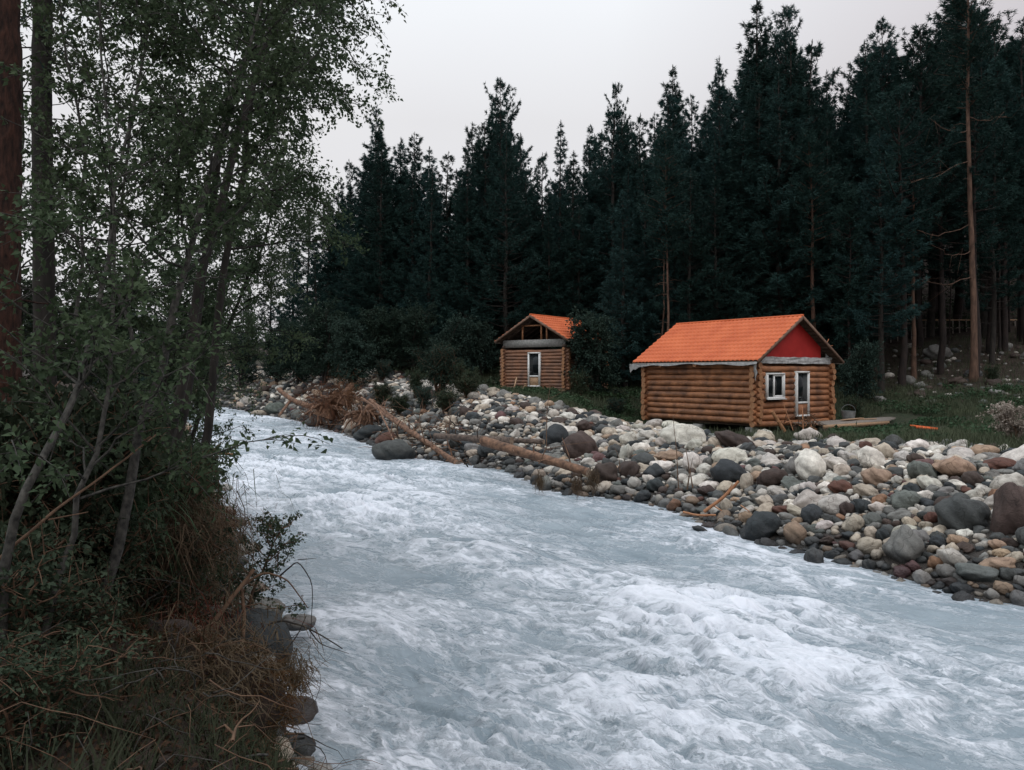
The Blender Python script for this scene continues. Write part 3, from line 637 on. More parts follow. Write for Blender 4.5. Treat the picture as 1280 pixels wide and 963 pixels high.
c5((325,168,118,82,'pale grey',20),(125,160,85,55,'pale grey',-20),(336,305,128,150,'white',-20),(255,302,62,112,'grey',10),(455,287,118,70,'white',15),(478,322,82,72,'beige',-10),
   (620,275,145,100,'white',30),(672,242,105,82,'beige',25),(638,348,142,88,'tan',5),(738,258,70,62,'pale grey',-25),(806,268,92,52,'dark brown',15),(835,325,122,92,'greenish grey',35),
   (978,308,168,102,'tan',15),(1058,358,92,82,'dark brown',0),(1180,292,155,62,'reddish brown',0),(1275,305,60,85,'grey',0),(590,412,122,72,'beige',15),(765,455,135,95,'greenish grey',-20),
   (445,472,135,92,'pale grey',-25),(645,488,92,55,'pale grey',10),(1035,522,245,172,'dark grey',5),(1245,505,165,265,'dark brown',10),(165,355,145,92,'dark brown',-15),(322,396,76,60,'pale grey',10),
   (115,580,175,148,'charcoal',-10),(270,600,98,116,'tan',-15),(340,517,98,92,'charcoal',0),(757,662,158,192,'grey',-5),(357,707,86,92,'dark grey',30),(745,771,82,60,'purplish red',-5),
   (840,797,88,64,'pale grey',10),(982,716,145,80,'pale grey',25),(1182,736,165,66,'tan',-8),(987,628,102,52,'tan',8),(1170,648,92,46,'tan',15),(1145,465,92,62,'pale grey',-45),
   (525,560,82,98,'beige',10),(605,594,62,62,'beige',0),(607,538,85,65,'greenish grey',0),(815,612,112,72,'grey',30),(475,393,112,72,'reddish brown',0),(1202,845,105,62,'tan',12),(1020,845,115,50,'charcoal',5),
   (1146,872,62,55,'pale grey',0),(600,740,72,56,'dark grey',15),(890,727,72,58,'orange brown',15),(876,530,72,60,'reddish brown',0),(222,493,120,42,'reddish brown',5),(850,432,92,56,'white',25),(20,255,66,50,'white',15),
   (48,370,58,82,'beige',15),(130,452,85,58,'beige',15),(190,422,100,60,'pale grey',25),(580,210,62,52,'reddish brown',0),(780,550,74,44,'beige',20),(795,748,62,56,'purplish red',10),(500,490,70,70,'dark brown',10),(566,478,72,76,'charcoal',0),
   (720,362,56,46,'pale grey',10),(655,605,50,66,'charcoal',0),(390,565,86,52,'pale grey',-5),(345,633,76,48,'dark grey',0),(1000,448,90,60,'dark grey',0),(1100,300,60,44,'grey',40),(905,635,70,64,'charcoal',0),(1215,780,72,62,'dark grey',0))
c4((905,240,195,120,'white',-12),(846,190,98,50,'white',-12),(740,233,92,56,'pale grey',-8),(660,252,82,72,'pale grey',-30),(712,291,92,56,'white',-10),(820,262,80,60,'pale grey',0),(950,277,75,60,'pale grey',0),
   (1050,266,66,64,'beige',0),(724,346,108,72,'dark grey',0),(776,396,102,80,'charcoal',0),(842,325,132,58,'tan',-5),(944,350,84,92,'white',0),(1112,330,152,84,'white',-15),(1116,404,158,122,'charcoal',0),
   (562,405,128,112,'dark brown',-15),(616,476,92,52,'grey',0),(686,446,64,60,'pale grey',0),(780,458,76,70,'charcoal',0),(722,508,76,66,'charcoal',0),(450,285,150,145,'dark brown',-15),(335,237,115,100,'charcoal',-20),
   (285,452,76,86,'grey',10),(392,147,72,46,'white',5),(330,136,52,46,'pale grey',15),(274,101,27,42,'white',5),(550,208,66,50,'dark grey',0),(650,310,58,84,'pale grey',30),(486,333,60,50,'grey',0),
   (798,520,40,54,'pale grey',-10),(930,512,66,38,'pale grey',-5),(862,545,62,62,'orange brown',0),(1186,440,58,86,'beige',15),(1092,468,84,58,'beige',-25),(1010,478,92,56,'dark brown',10),(1148,262,200,88,'dark brown',20),
   (1186,598,72,58,'tan',-20),(1100,545,54,62,'beige',10),(985,655,82,34,'charcoal',20),(640,205,66,40,'pale grey',10),(700,195,60,34,'pale grey',0),(545,265,60,34,'grey',0),(600,300,66,60,'dark grey',0),(1075,245,60,40,'grey',0))
c3((675,366,155,92,'dark grey',-5),(645,322,86,52,'reddish brown',-10),(386,257,82,56,'dark grey',0),(240,208,78,52,'greenish grey',0),(183,226,56,28,'beige',0),(330,229,62,38,'greenish grey',0),(635,148,62,40,'white',0),
   (138,182,46,40,'pale grey',0),(120,196,40,30,'beige',0),(518,274,62,56,'beige',20),(580,298,105,56,'charcoal',-15),(796,241,66,36,'grey',-20),(965,372,52,34,'beige',0),(1010,362,66,64,'charcoal',0),(330,150,52,46,'dark brown',0),
   (265,92,62,34,'beige',0),(205,140,46,32,'dark brown',0),(370,215,40,30,'grey',0),(335,180,56,26,'pale grey',-10),(880,252,56,42,'beige',-20),(932,222,42,44,'dark brown',0),(970,258,48,28,'grey',0),(460,110,50,24,'beige',0),(510,104,52,26,'pale grey',0),
   (1006,172,38,24,'white',20),(922,160,40,22,'pale grey',0),(840,228,30,44,'grey',10),(1105,210,52,26,'pale grey',-10))
# left bank and mid-river stones
HBL = [(316,803,98,76,'charcoal',10,8.4),(288,852,66,60,'grey',-15,7.9),(322,838,50,44,'grey',10,8.1),(322,765,80,40,'grey',0,11.3),(372,778,46,22,'grey',0,11.3),(268,592,26,14,'dark grey',0,None),(280,612,22,14,'pale grey',0,None),(262,640,34,22,'dark grey',10,None),(283,640,24,16,'beige',0,None),
       (296,655,26,16,'greenish grey',0,None),(250,575,22,14,'pale grey',0,None),(272,655,36,24,'greenish grey',0,None),(292,675,30,20,'dark grey',0,None),(325,870,56,40,'dark grey',20,8.2),(258,618,24,15,'beige',0,None),(335,835,44,32,'beige',0,9.2)]
stones = []   # (x,y,z, rx,ry,rz, yaw, tilt, colour, hand index)
for px, py, w, h, c, t in HB:
    d = hit(px, py+h*.30); p = at(px, py, d+.0); rx = w/2*d/F; rz = h/2*d/F; ry = (rx*rz)**.5*1.05
    stones.append([p[0], d+ry*.35, p[2]-.0, rx*1.06, ry, rz*1.12, 0, R(t), c, 1, (px, py, w, h)])
for px, py, w, h, c, t, d0 in HBL:
    d = d0 or hit(px, py+h*.3); p = at(px, py, d); rx = w/2*d/F; rz = h/2*d/F; ry = (rx*rz)**.5*1.1
    stones.append([p[0], d+ry*.2, p[2], rx, ry, rz, 0, R(t), c, 2, (px, py, w, h)])
# scattered stones fill the rest of the bank, larger first
rs_ = np.random.RandomState(11)
grid = {}
def put(x, y, r): grid.setdefault((int(x//1.2), int(y//1.2)), []).append((x, y, r))
def free(x, y, r, k):
    i, j = int(x//1.2), int(y//1.2)
    for a in (-1, 0, 1):
        for b in (-1, 0, 1):
            for X, Y, q in grid.get((i+a, j+b), ()):
                if (X-x)**2+(Y-y)**2 < (k*(r+q))**2: return False
    return True
for s in stones: put(s[0], s[1], (s[3]*s[5])**.5*.98)
cols = ['white']*7+['pale grey']*14+['beige']*13+['tan']*5+['grey']*14+['greenish grey']*5+['charcoal']*13+['dark grey']*13+['dark brown']*7+['reddish brown']*1+['purplish red']*1+['orange brown']*1
cand = 200000
Yc = rs_.uniform(6, 100, cand); Xs = np.interp(Yc, SH_R[:, 1], SH_R[:, 0]); Xc = Xs+rs_.uniform(-1.2, 15, cand)
drc = sdist(Xc, Yc, SH_R); wrc = np.interp(Yc, [5, 20, 35, 60, 90], [7.0, 9.4, 8.4, 7.5, 8])
dens = fbm(Xc*.4, Yc*.4, 3, 31)
keep = (drc > -.22) & (drc < wrc*(1.0+.22*dens)) & ((Xc/Yc > -.42)) & (Xc/Yc < .80)
Xc, Yc, drc, wrc = Xc[keep], Yc[keep], drc[keep], wrc[keep]
Tz = terrain(Xc, Yc); patch = fbm(Xc*.55, Yc*.55, 2, 33)
inside = lambda x, y, O, ux, uy, L, B: (-.2 < (x-O[0])*ux[0]+(y-O[1])*ux[1] < L+.2) and (-.2 < (x-O[0])*uy[0]+(y-O[1])*uy[1] < B+.2)
sizes = [(.34, 800, .86), (.24, 2000, .84), (.165, 9000, .80), (.11, 26000, .74), (.07, 75000, .72)]
k0 = 0
for rr, num, ov in sizes:
    for q in range(k0, min(k0+num, len(Xc))):
        x, y = Xc[q], Yc[q]; r = rr*rs_.uniform(.78, 1.25)
        if r/y < .0022: continue
        if rr > .3 and (patch[q] < .05 or drc[q] < 1.0): continue
        if rr > .2 and patch[q] < -.25: continue
        if not free(x, y, r, ov): continue
        if inside(x, y, O1, (-math.cos(th), math.sin(th)), (math.sin(th), math.cos(th)), 6.9, 5.5): continue
        if 0 < math.hypot(x-(-5.3), y-47) < 1.8 and rs_.rand() < .6: continue
        a = rs_.uniform(1.0, 1.5); f = rs_.uniform(.6, .9)
        up = min(1, max(0, drc[q]/6)); pal = cols[rs_.randint(len(cols))]
        if up < .25 and pal in ('white', 'pale grey') and rs_.rand() < .5: pal = 'dark grey'
        if 8 < x*1000/y+0 and rs_.rand() < .25*up and pal in ('charcoal', 'dark grey', 'dark brown'): pal = 'pale grey'
        stones.append([x, y, Tz[q]+r*f*.30, r*a, r/a**.3, r*f, rs_.uniform(0, 6.28), rs_.uniform(-.5, .5), pal, 0, (640+x/y*F, HZ-(Tz[q]-CH)/y*F, 2*r/y*F, 2*r/y*F)])
        put(x, y, r)
    k0 += num
for _ in range(4600):
    y = 6.5+rs_.rand()**1.3*44; x = np.interp(y, SH_L[:, 1], SH_L[:, 0])-rs_.uniform(-.35, 1.1+.05*y); r = rs_.choice([.05, .08, .13, .2, .3], p=[.3, .33, .22, .11, .04])
    if r/y < .0022 or not free(x, y, r, .78): continue
    pal = cols[rs_.randint(len(cols))]; pal = 'dark grey' if pal == 'white' and rs_.rand() < .8 else pal
    zt = tz(x, y); stones.append([x, y, max(zt, zw(y)-.1)+r*.2, r*1.25, r, r*.75, rs_.uniform(0, 6.28), rs_.uniform(-.4, .4), pal, 4 if x/y < -.05 else 0, (640+x/y*F, HZ-(zt-CH)/y*F, 2*r/y*F, 2*r/y*F)]); put(x, y, r)
# hillside stones among the trunks at right
for _ in range(260):
    px = rs_.uniform(1075, 1330); py = rs_.uniform(432, 505); d = hit(px, py); r = rs_.choice([.09, .12, .16, .22, .34, .5], p=[.35, .26, .2, .12, .05, .02])
    p = at(px, py, d); pal = ['pale grey', 'grey', 'grey', 'dark grey', 'greenish grey', 'dark brown'][rs_.randint(6)]
    stones.append([p[0], d, p[2]+r*.25, r*1.3, r, r*.75, rs_.uniform(0, 6), rs_.uniform(-.3, .3), pal, 3, (px, py, 2*r/d*F, 2*r/d*F)])
stones.append([*at(1172, 442, hit(1172, 447)), 1.1, .8, .6, 0, .1, 'grey', 3, (1172, 441, 38, 22)])
stones.append([*at(1137, 477, hit(1137, 480)), .42, .4, .36, 0, .3, 'grey', 3, (1137, 477, 15, 14)])

def stone_mat4(s):
    x, y, z, rx, ry, rz, yaw, tilt = s[:8]
    if s[9] in (1, 2): return Matrix.Translation((x, y, z))@Matrix.Rotation(tilt, 4, 'Y')@Matrix.Diagonal((rx, ry, rz, 1))
    return Matrix.Translation((x, y, z))@Matrix.Rotation(yaw, 4, 'Z')@Matrix.Rotation(tilt, 4, 'Y')@Matrix.Diagonal((rx, ry, rz, 1))
def vis(s): return s[9] in (1, 2) or (s[9] != 4 and -15 < s[10][0] < 1295)
order = sorted(range(len(stones)), key=lambda i: -(1e3 if stones[i][9] in (1, 2) else stones[i][3]*stones[i][5]/stones[i][1]**2 if vis(stones[i]) else 0))
indiv, rest = order[:300], order[300:]
# landmarks a reader of the photo can find, for the labels
MARKS = [((854, 547), 'the huge white boulder'), ((952, 663), 'the big charcoal boulder at the waterline'), ((1211, 647), 'the massive cracked dark boulder'), ((1133, 686), 'the large two-tone grey boulder'),
         ((1195, 586), 'the large tan boulder by the grass'), ((1011, 547), 'the angular pale boulder by the deck'), ((492, 566), 'the dark boulder in the rapids'), ((727, 560), 'the brown slab above the log end'),
         ((914, 593), 'the charcoal boulder with white cap'), ((1016, 582), 'the leaning white slab'), ((758, 594), 'the brown boulder beyond the log end'), ((640, 545), 'the middle fallen log'),
         ((437, 495), 'the torn root stump'), ((540, 550), 'the slanting log'), ((310, 805), 'the dark near-bank boulder'), ((1129, 765), ''), ((1110, 598), 'the round tan boulder'), ((1270, 640), 'the huge brown edge boulder'),
         ((827, 590), 'the pair of charcoal boulders'), ((680, 610), 'the wet grey stone under the log'), ((995, 668), 'the tan kidney-shaped boulder'), ((1172, 441), 'the hillside rock among trunks'), ((340, 505), 'the slate stones upstream')]
MARKS = [m for m in MARKS if m[1]]
OWN = {(854,547): 'huge smooth white boulder in front of the larger cabin', (952,663): 'big round charcoal boulder sitting right at the waterline', (1211,647): 'massive cracked dark grey boulder near the right edge',
       (1133,686): 'large grey boulder with a pale dry top and dark wet foot', (1195,586): 'large cracked tan boulder on the crest beside the grass', (1011,547): 'angular pale grey boulder just below the wooden deck',
       (492,566): 'dark rounded boulder with rapids breaking around it', (727,560): 'big dark brown slab leaning above the end of the log', (914,593): 'big charcoal boulder with a white boulder resting on top',
       (1014,586): 'tall leaning white slab below the cabin door', (1270,642): 'huge dark brown boulder cut off by the right edge', (310,805): 'dark round boulder at the foot of the near bank', (1099,598): 'round tan boulder with a fine crack, below two pale ones',
       (1172,441): 'big lichen-grey rock among the trunks on the hillside', (441,550): ''}
used = {}
def shape_word(w, h, t): 
    a = w/max(h, 1)
    return 'flat' if a > 1.9 else 'oval' if a > 1.25 else 'round' if a > .85 else 'upright'
for i in indiv:
    s = stones[i]; px, py, w, h = s[10]; me = STONES[i % 12]
    o = bpy.data.objects.new('boulder' if s[3] > .22 or s[9] in (1, 2) else 'stone', me); COL.objects.link(o)
    o.matrix_world = stone_mat4(s); v = rs_.uniform(.85, 1.15); o.color = (*[c*v*rs_.uniform(.97, 1.03) for c in PAL[s[8]]], 1)
    lab = next((t for (a, b), t in OWN.items() if t and math.hypot(a-px, b-py) < 3.5), None)
    if not lab or lab in used:
        cand_ = sorted(MARKS, key=lambda m: math.hypot(m[0][0]-px, (m[0][1]-py)*1.3)); cand_ = [m for m in cand_ if math.hypot(m[0][0]-px, m[0][1]-py) > 6]
        size = 'big' if w > 34 else 'medium' if w > 20 else 'small'
        for m in cand_[:4]:
            dx, dy = px-m[0][0], py-m[0][1]; dist = math.hypot(dx, dy)
            how = 'touching' if dist < 24 else 'near' if dist < 50 else 'well away from'
            side = ('right of' if dx > 0 else 'left of') if abs(dx) > 1.6*abs(dy) else ('below' if dy > 0 else 'above') if abs(dy) > 1.6*abs(dx) else (('lower' if dy > 0 else 'upper')+(' right of' if dx > 0 else ' left of'))
            pre = {'touching': 'close ', 'near': '', 'well away from': 'well '}[how]
            lab = f"{size} {s[8]} {shape_word(w, h, s[7])} stone {pre}{side} {m[1]}"
            if lab not in used: break
    used[lab] = used.get(lab, 0)+1
    tag(o, lab, 'boulder' if o.name.startswith('boulder') else 'stone', 'stones on the near bank' if s[9] in (2, 4) else 'stones on the hillside' if s[9] == 3 else 'stones heaped along the far bank')
def cobble_mass(name, idx, kind_label):
    Vs, Fs, C = [], [], []; n = 0; var = {k: [stone_shape(ICO[k][0], 300+q, .35) for q in range(16)] for k in (1, 2, 3)}
    for i in idx:
        s = stones[i]; a = s[3]/s[1]*F; k = 3 if a > 9 else 2 if a > 2.6 else 1
        V = var[k][i % 16]; m = np.array(stone_mat4(s)); V = V@m[:3, :3].T+m[:3, 3]
        Vs.append(V); Fs.append(ICO[k][1]+n); n += len(V); v = rs_.uniform(.75, 1.2)
        C.append(np.tile([*[c*v for c in PAL[s[8]]], 1], (len(V), 1)))
    me = mesh_np(name, np.vstack(Vs), [np.vstack(Fs)], True, None, {'stone': ('FLOAT_COLOR', np.vstack(C))}); me.materials.append(M['cobble'])
    tag(link(name, me), kind_label, 'cobbles', None, 'stuff')
cobble_mass('cobbles', rest, 'countless small rounded river cobbles filling the gaps between the boulders')
print('stones', len(stones), 'labels', len(used))

# ------------------------------------------------------------------ conifers
def blades(C, D, L, Wd, rs, spread=.9):
    """thin triangles from points C along directions D (scattered by spread)"""
    n = len(C); d = D+spread*rs.randn(n, 3); d /= np.linalg.norm(d, axis=1)[:, None]+1e-9
    s = np.cross(d, rs.randn(n, 3)); s /= np.linalg.norm(s, axis=1)[:, None]+1e-9
    L = (L*rs.uniform(.7, 1.25, n))[:, None]; w = (Wd*rs.uniform(.8, 1.2, n))[:, None]
    return np.stack([C-s*w*.5, C+s*w*.5, C+d*L], 1).reshape(-1, 3), np.arange(3*n).reshape(-1, 3)
def conifer(name, seed, H, Rr, cb, kind, label):
    rs = np.random.RandomState(seed); root = thing(name, label, 'tree')
    t = MB(); nz = 14; z = np.linspace(-.6, H, nz); wob = np.cumsum(rs.randn(nz, 2)*.05, 0)*(H/20)
    tr = np.stack([wob[:, 0], wob[:, 1], z], 1); tr[0, :2] = tr[1, :2] = 0
    r0 = .0105*H+.02; t.tube(tr, r0*np.clip(1-z/H*.93, .03, 1.1), 9)
    axis = lambda q: np.array([np.interp(q, z, tr[:, 0]), np.interp(q, z, tr[:, 1]), q])
    C, D = [], []; q = cb*H; az = rs.rand()*6
    while q < H*.985:
        tt = (q-cb*H)/(H-cb*H)
        if kind == 'spruce': prof = (1-tt)**1.0*(.55+.45*min(1, tt*6+.35)); el = -.05+.75*tt
        elif kind == 'pine': prof = (1-tt)**.72*min(1, .45+tt*1.6)*(.65+.6*rs.rand()); el = .15+.65*tt
        else: prof = (1-tt)**.88*(.6+.4*min(1, tt*4+.2)); el = .05+.7*tt
        nb = rs.randint(4, 7) if kind != 'pine' else rs.randint(3, 6)
        if .45 < tt < .8 and rs.rand() < .14: q += .4; continue
        if tt > .7: nb = max(2, nb-rs.randint(0, 3))
        for b in range(nb):
            az += 2.4+rs.randn()*.3
            L = max(.16, Rr*prof*rs.uniform(.5, 1.2)+(.55*rs.rand()**2 if .5 < tt < .93 else 0))
            if kind == 'pine' and rs.rand() < .12: L *= 1.35
            dr = np.array([math.cos(az), math.sin(az), 0]); o = axis(q+rs.uniform(-.15, .15)); e = el+rs.randn()*.12
            s = np.linspace(0, 1, 5)[:, None]; drop = (-.18 if kind == 'spruce' else -.05)*L
            P = o+dr*L*s*math.cos(e)+np.array([0, 0, 1])*(L*s*math.sin(e)+drop*s*(1-s)*2+.20*L*s**3)
            t.tube(P, np.linspace(.012+.012*L, .006, 5), 4)
            nT = int(1.2+L*(9 if kind != 'pine' else 8)); sp = rs.uniform(.18 if kind == 'spruce' else .38, 1, nT)**.8
            ctr = np.stack([np.interp(sp, s[:, 0], P[:, i]) for i in range(3)], 1); side = np.array([-dr[1], dr[0], 0])
            off = rs.uniform(-1, 1, nT)*(.14+.30*L*(1.05-sp)); ctr += side*off[:, None]+np.array([0, 0, 1])*(rs.randn(nT)*.07-(.05 if kind == 'spruce' else 0))[:, None]
            dd = dr[None]*.7+side[None]*np.sign(off)[:, None]*.6+np.array([0, 0, .25 if kind != 'spruce' else -.02])
            nB = 12; C.append(np.repeat(ctr, nB, 0)+rs.randn(nT*nB, 3)*(.06-.03*tt)); D.append(np.repeat(dd, nB, 0))
        q += (.46 if kind == 'spruce' else .55)*(H/20)**.5*rs.uniform(.8, 1.2)*(1-.10*tt)
    C.append(np.repeat([axis(H*.985)], 9, 0)); D.append(np.tile([0, 0, 2.2], (9, 1)))
    # dead snags on the bare stem
    for _ in range(int((26 if kind == 'pine' else 12)*cb*2)):
        q = rs.uniform(.12, cb)*H; a = rs.rand()*6.3; L = rs.uniform(.4, 1.8)*(1 if kind != 'pine' else 1.3); o = axis(q); dr = np.array([math.cos(a), math.sin(a), 0])
        s = np.linspace(0, 1, 5)[:, None]; t.tube(o+dr*L*s+np.array([0, 0, 1])*(rs.uniform(-.4, .35)*L*s-.35*L*s*(1-s)), np.linspace(.02, .006, 5), 3)
    t.build('trunk', M['bark_dark'] if name != 'pine_tree' else M['bark_red_far'], root)
    C = np.vstack(C); D = np.vstack(D); V, Fc = blades(C, D, .27, .052, rs, .62)
    me = mesh_np('crown', V, [Fc]); me.materials.append(M['needle']); link('crown', me, root)
    return root, H
M['bark_red_far'] = simple('pine_bark_far', (.012,.010,.010), (.040,.028,.024), 5, (1,1,.3), .9, .03)  # dark copy of the pine bark, gloom of the forest interior put into its colour
protos = []
for sd_, H, Rr, cb, k in ((1,20,3.9,.08,'spruce'),(2,20,3.3,.10,'spruce'),(3,20,4.0,.22,'mixed'),(4,20,3.6,.18,'mixed'),(5,20,4.0,.40,'pine'),(6,20,3.6,.46,'pine'),(7,20,3.2,.30,'pine'),(8,20,4.3,.20,'mixed'),(9,20,2.9,.10,'spruce')):
    protos.append((*conifer('pine_tree' if k == 'pine' else 'spruce_tree', sd_, H, Rr, cb, k, 'x'), k))
for p in protos: kids(p[0])
first = set()
def plant(i, x, y, h, rz, label, wf=1.0):
    o, H, k = protos[i]
    if i in first: o = copy_tree(o)
    else: first.add(i)
    s = h/H; o.location = (x, y, tz(x, y)-.05); o.scale = (s*wf, s*wf, s); o.rotation_euler = (0, 0, rz)
    tag(o, label, 'tree', 'conifers of the dark forest'); return o
SKY = [(300,300),(380,260),(420,232),(440,200),(470,130),(490,175),(520,165),(545,190),(570,195),(590,155),(625,98),(650,165),(680,195),(700,150),(715,190),(735,158),(768,106),(790,140),(815,150),(838,78),(868,118),(900,66),(940,-8),(985,4),(1012,48),(1035,90),(1052,120),(1080,45),(1100,28),(1150,30),(1175,25),(1205,-60),(1245,30),(1275,20),(1400,20)]
# the trees that make the skyline
FRONT = [(384,262,72,2,1.1),(362,285,76,0,1.1),(338,312,78,3,1.1),(312,335,80,1,1.1),(395,300,64,8,1.3),(408,246,70,0,1.1),(422,222,74,2,.9),(455,196,68,1,1.1),(495,172,70,0,1.1),(540,182,62,8,1.2),(578,196,60,0,1.1),(608,178,64,2,.9),(640,150,72,0,1.0),(678,190,62,3,.9),(716,186,60,8,1.2),(752,160,64,3,.9),(786,150,60,0,1.0),(818,140,62,2,.9),(437,198,72,3,.8),(470,128,70,6,.75),(518,165,66,2,1),(560,188,64,3,1),(592,152,66,2,.9),(626,98,68,4,.7),(655,165,64,7,.9),(700,148,66,8,.9),(735,155,66,1,.8),(769,106,66,5,.55),(800,140,62,3,.9),(838,78,60,1,.9),
         (868,116,62,6,.8),(900,65,56,0,.75),(941,-6,55,1,1.0),(985,6,56,4,.75),(1014,48,54,3,.9),(1035,85,55,8,.8),(1083,46,56,1,.9),(1106,28,60,5,.8),(1150,32,58,4,.9),(1176,28,62,6,.8),(1246,30,60,5,.9),(1278,18,56,6,.9),(1320,30,60,4,1),(1365,10,58,5,1)]
names_by = {0: 'dense spruce', 1: 'slim pointed spruce', 2: 'broad open-topped conifer', 3: 'ragged conifer', 4: 'high-crowned pine', 5: 'bare-stemmed pine', 6: 'thin-topped pine', 7: 'wide-spreading conifer', 8: 'narrow spire-like spruce'}
def where(px):
    return ('above the near-bank leaves' if px < 430 else 'behind the driftwood, upstream of the small cabin' if px < 600 else 'behind the smaller cabin' if px < 730 else 'between the two cabins' if px < 830 else
            'behind the larger cabin roof' if px < 960 else 'behind the red gable' if px < 1060 else 'on the hillside right of the larger cabin' if px < 1180 else 'on the hillside near the right edge')
for px, ty, d, k, wf in FRONT:
    x = (px-640)/F*d; z0 = tz(x, d); h = CH+(HZ-ty)/F*d-z0
    plant(k, x, d, h, rnd.uniform(0, 6.28), f"{names_by[k]} on the skyline {where(px)}, {'tallest' if ty < 60 else 'pointed' if k in (0,1,8) else 'open'} top", wf)
sky_x = [a for a, b in SKY]; sky_y = [b for a, b in SKY]
rows = [(50, 15, 70, 150), (55, 15, 45, 120), (61, 15, 22, 90), (68, 16, 14, 70), (76, 18, 14, 60), (88, 24, 25, 80), (104, 30, 40, 90)]
cnt = 0
for ri, (d0, step, a, b) in enumerate(rows):
    px = 395+rnd.uniform(0, step) if ri > 1 else 430
    while px < 1345:
        px += step*rnd.uniform(1.1, 2.6); d = d0+rnd.uniform(-2.5, 2.5)
        x = (px-640)/F*d
        if px > 1345: break
        # keep the clearing round the cabins and the open hillside free
        if (600 < px < 775 and d < 58) or (790 < px < 1075 and d < 51) or (px > 1075 and d < 57 and rnd.random() < .6) or (px < 620 and d < 60): continue
        ty = np.interp(px, sky_x, sky_y)+rnd.uniform(a, b); z0 = tz(x, d); h = CH+(HZ-ty)/F*d-z0
        if h < 7: continue
        k = rnd.choice([4, 5, 6, 5, 4, 2]) if px > 1060 else rnd.choice([0, 1, 2, 3, 7, 8, 0, 2])
        depth = 'in the front rank' if ri < 2 else 'in the second rank' if ri < 4 else 'deep in the dark'
        plant(k, x, d, min(h, 27), rnd.uniform(0, 6.28), f"{names_by[k]} {depth} {where(px)}", rnd.uniform(.95, 1.3)); cnt += 1
print('fill trees', cnt)
# lone bare pine with long crooked limbs in front of the hillside forest, and others whose stems show
def lone_pine(px, by, ty, d, cb, Rr, seed, label, rb, limbs=(), top=True, lean=0.0, name='pine_tree', mat='bark_red_far'):
    rs = np.random.RandomState(seed); b = at(px, by, d); z0 = tz(b[0], d)-.1; H = CH+(HZ-ty)/F*d-z0
    root = thing(name, label, 'tree', (b[0], d, z0)); t = MB(); z = np.linspace(-.2, H, 16)
    wob = np.cumsum(rs.randn(16, 2)*.035, 0); tr = np.stack([wob[:, 0]+lean*z, wob[:, 1], z], 1); t.tube(tr, rb*np.clip(1-.85*z/H, .08, 1)*(1+.5*np.exp(-np.maximum(z, 0)*1.6)), 10)
    ax = lambda q: np.array([np.interp(q, z, tr[:, 0]), np.interp(q, z, tr[:, 1]), q])
    for (hq, L, rise_, dx) in limbs:
        s = np.linspace(0, 1, 8)[:, None]; o = ax(hq*H); dr = np.array([dx, -.25, 0]); P = o+dr*L*s*rs.uniform(.8, 1.05)+np.array([0, 0, 1])*(rise_*L*s**2-.15*L*np.sin(s*math.pi*.9))+np.cumsum(np.vstack([[0, 0, 0], rs.randn(7, 3)*.10]), 0)
        t.tube(P, np.linspace(.035, .008, 8), 5)
        for _ in range(4):
            i = rs.randint(3, 8); q = P[i]; t.tube([q, q+rs.randn(3)*.25+[0, 0, .1], q+rs.randn(3)*.5], [.014, .01, .005], 3)
    for _ in range(26):
        q = rs.uniform(.15, cb)*H; a = rs.rand()*6.3; L = rs.uniform(.2, 1.1); o = ax(q)
        t.tube([o, o+np.array([math.cos(a), math.sin(a), .1])*L*.5, o+np.array([math.cos(a), math.sin(a), -.1])*L], [.018, .012, .004], 3)
    C, D = [], []
    if top:
        for q in np.arange(cb*H, H, .36):
            tt = (q/H-cb)/(1-cb)
            for _ in range(4):
                a = rs.rand()*6.3; L = Rr*(1-tt)**.5*min(1, .5+2*tt)*rs.uniform(.5, 1.2); o = ax(q); dr = np.array([math.cos(a), math.sin(a), .2+.5*tt]); s = np.linspace(0, 1, 5)[:, None]
                P = o+dr*L*s; t.tube(P, np.linspace(.03, .008, 5), 4); nT = int(4+L*7); sp = rs.uniform(.4, 1, nT)[:, None]
                ctr = o+dr*L*sp+rs.randn(nT, 3)*.16; C.append(np.repeat(ctr, 11, 0)+rs.randn(nT*11, 3)*.06); D.append(np.tile(dr, (nT*11, 1)))
    t.build('trunk', M[mat], root)
    if C:
        V, Fc = blades(np.vstack(C), np.vstack(D), .26, .05, rs, .7); me = mesh_np('crown', V, [Fc]); me.materials.append(M['needle']); link('crown', me, root)
    return root
M['bark_lit'] = simple('pine_bark_lit', (.045,.027,.020), (.16,.095,.066), 6, (1,1,.3), .9, .03)  # brighter copy of the pine bark, with light on the stems put into its colour
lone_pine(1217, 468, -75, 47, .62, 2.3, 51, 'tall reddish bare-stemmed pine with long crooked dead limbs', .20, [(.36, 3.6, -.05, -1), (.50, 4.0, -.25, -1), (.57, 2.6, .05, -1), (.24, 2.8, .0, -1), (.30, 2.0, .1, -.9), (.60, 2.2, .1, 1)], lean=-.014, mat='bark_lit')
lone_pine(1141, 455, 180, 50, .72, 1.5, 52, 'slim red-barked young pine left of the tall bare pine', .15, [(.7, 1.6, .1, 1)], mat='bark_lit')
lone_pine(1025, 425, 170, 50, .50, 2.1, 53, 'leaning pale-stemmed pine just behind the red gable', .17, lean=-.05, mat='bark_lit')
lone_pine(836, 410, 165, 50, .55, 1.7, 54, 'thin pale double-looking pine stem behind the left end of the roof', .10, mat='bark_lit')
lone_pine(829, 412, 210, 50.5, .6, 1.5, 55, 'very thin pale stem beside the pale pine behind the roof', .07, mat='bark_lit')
lone_pine(1062, 470, 230, 48, .25, 1.7, 56, 'small dark pine with looping dead branches beside the larger cabin', .10, [(.75, 1.2, .5, -.8), (.72, 1.3, -.8, .7), (.6, 1.0, .2, .8)])
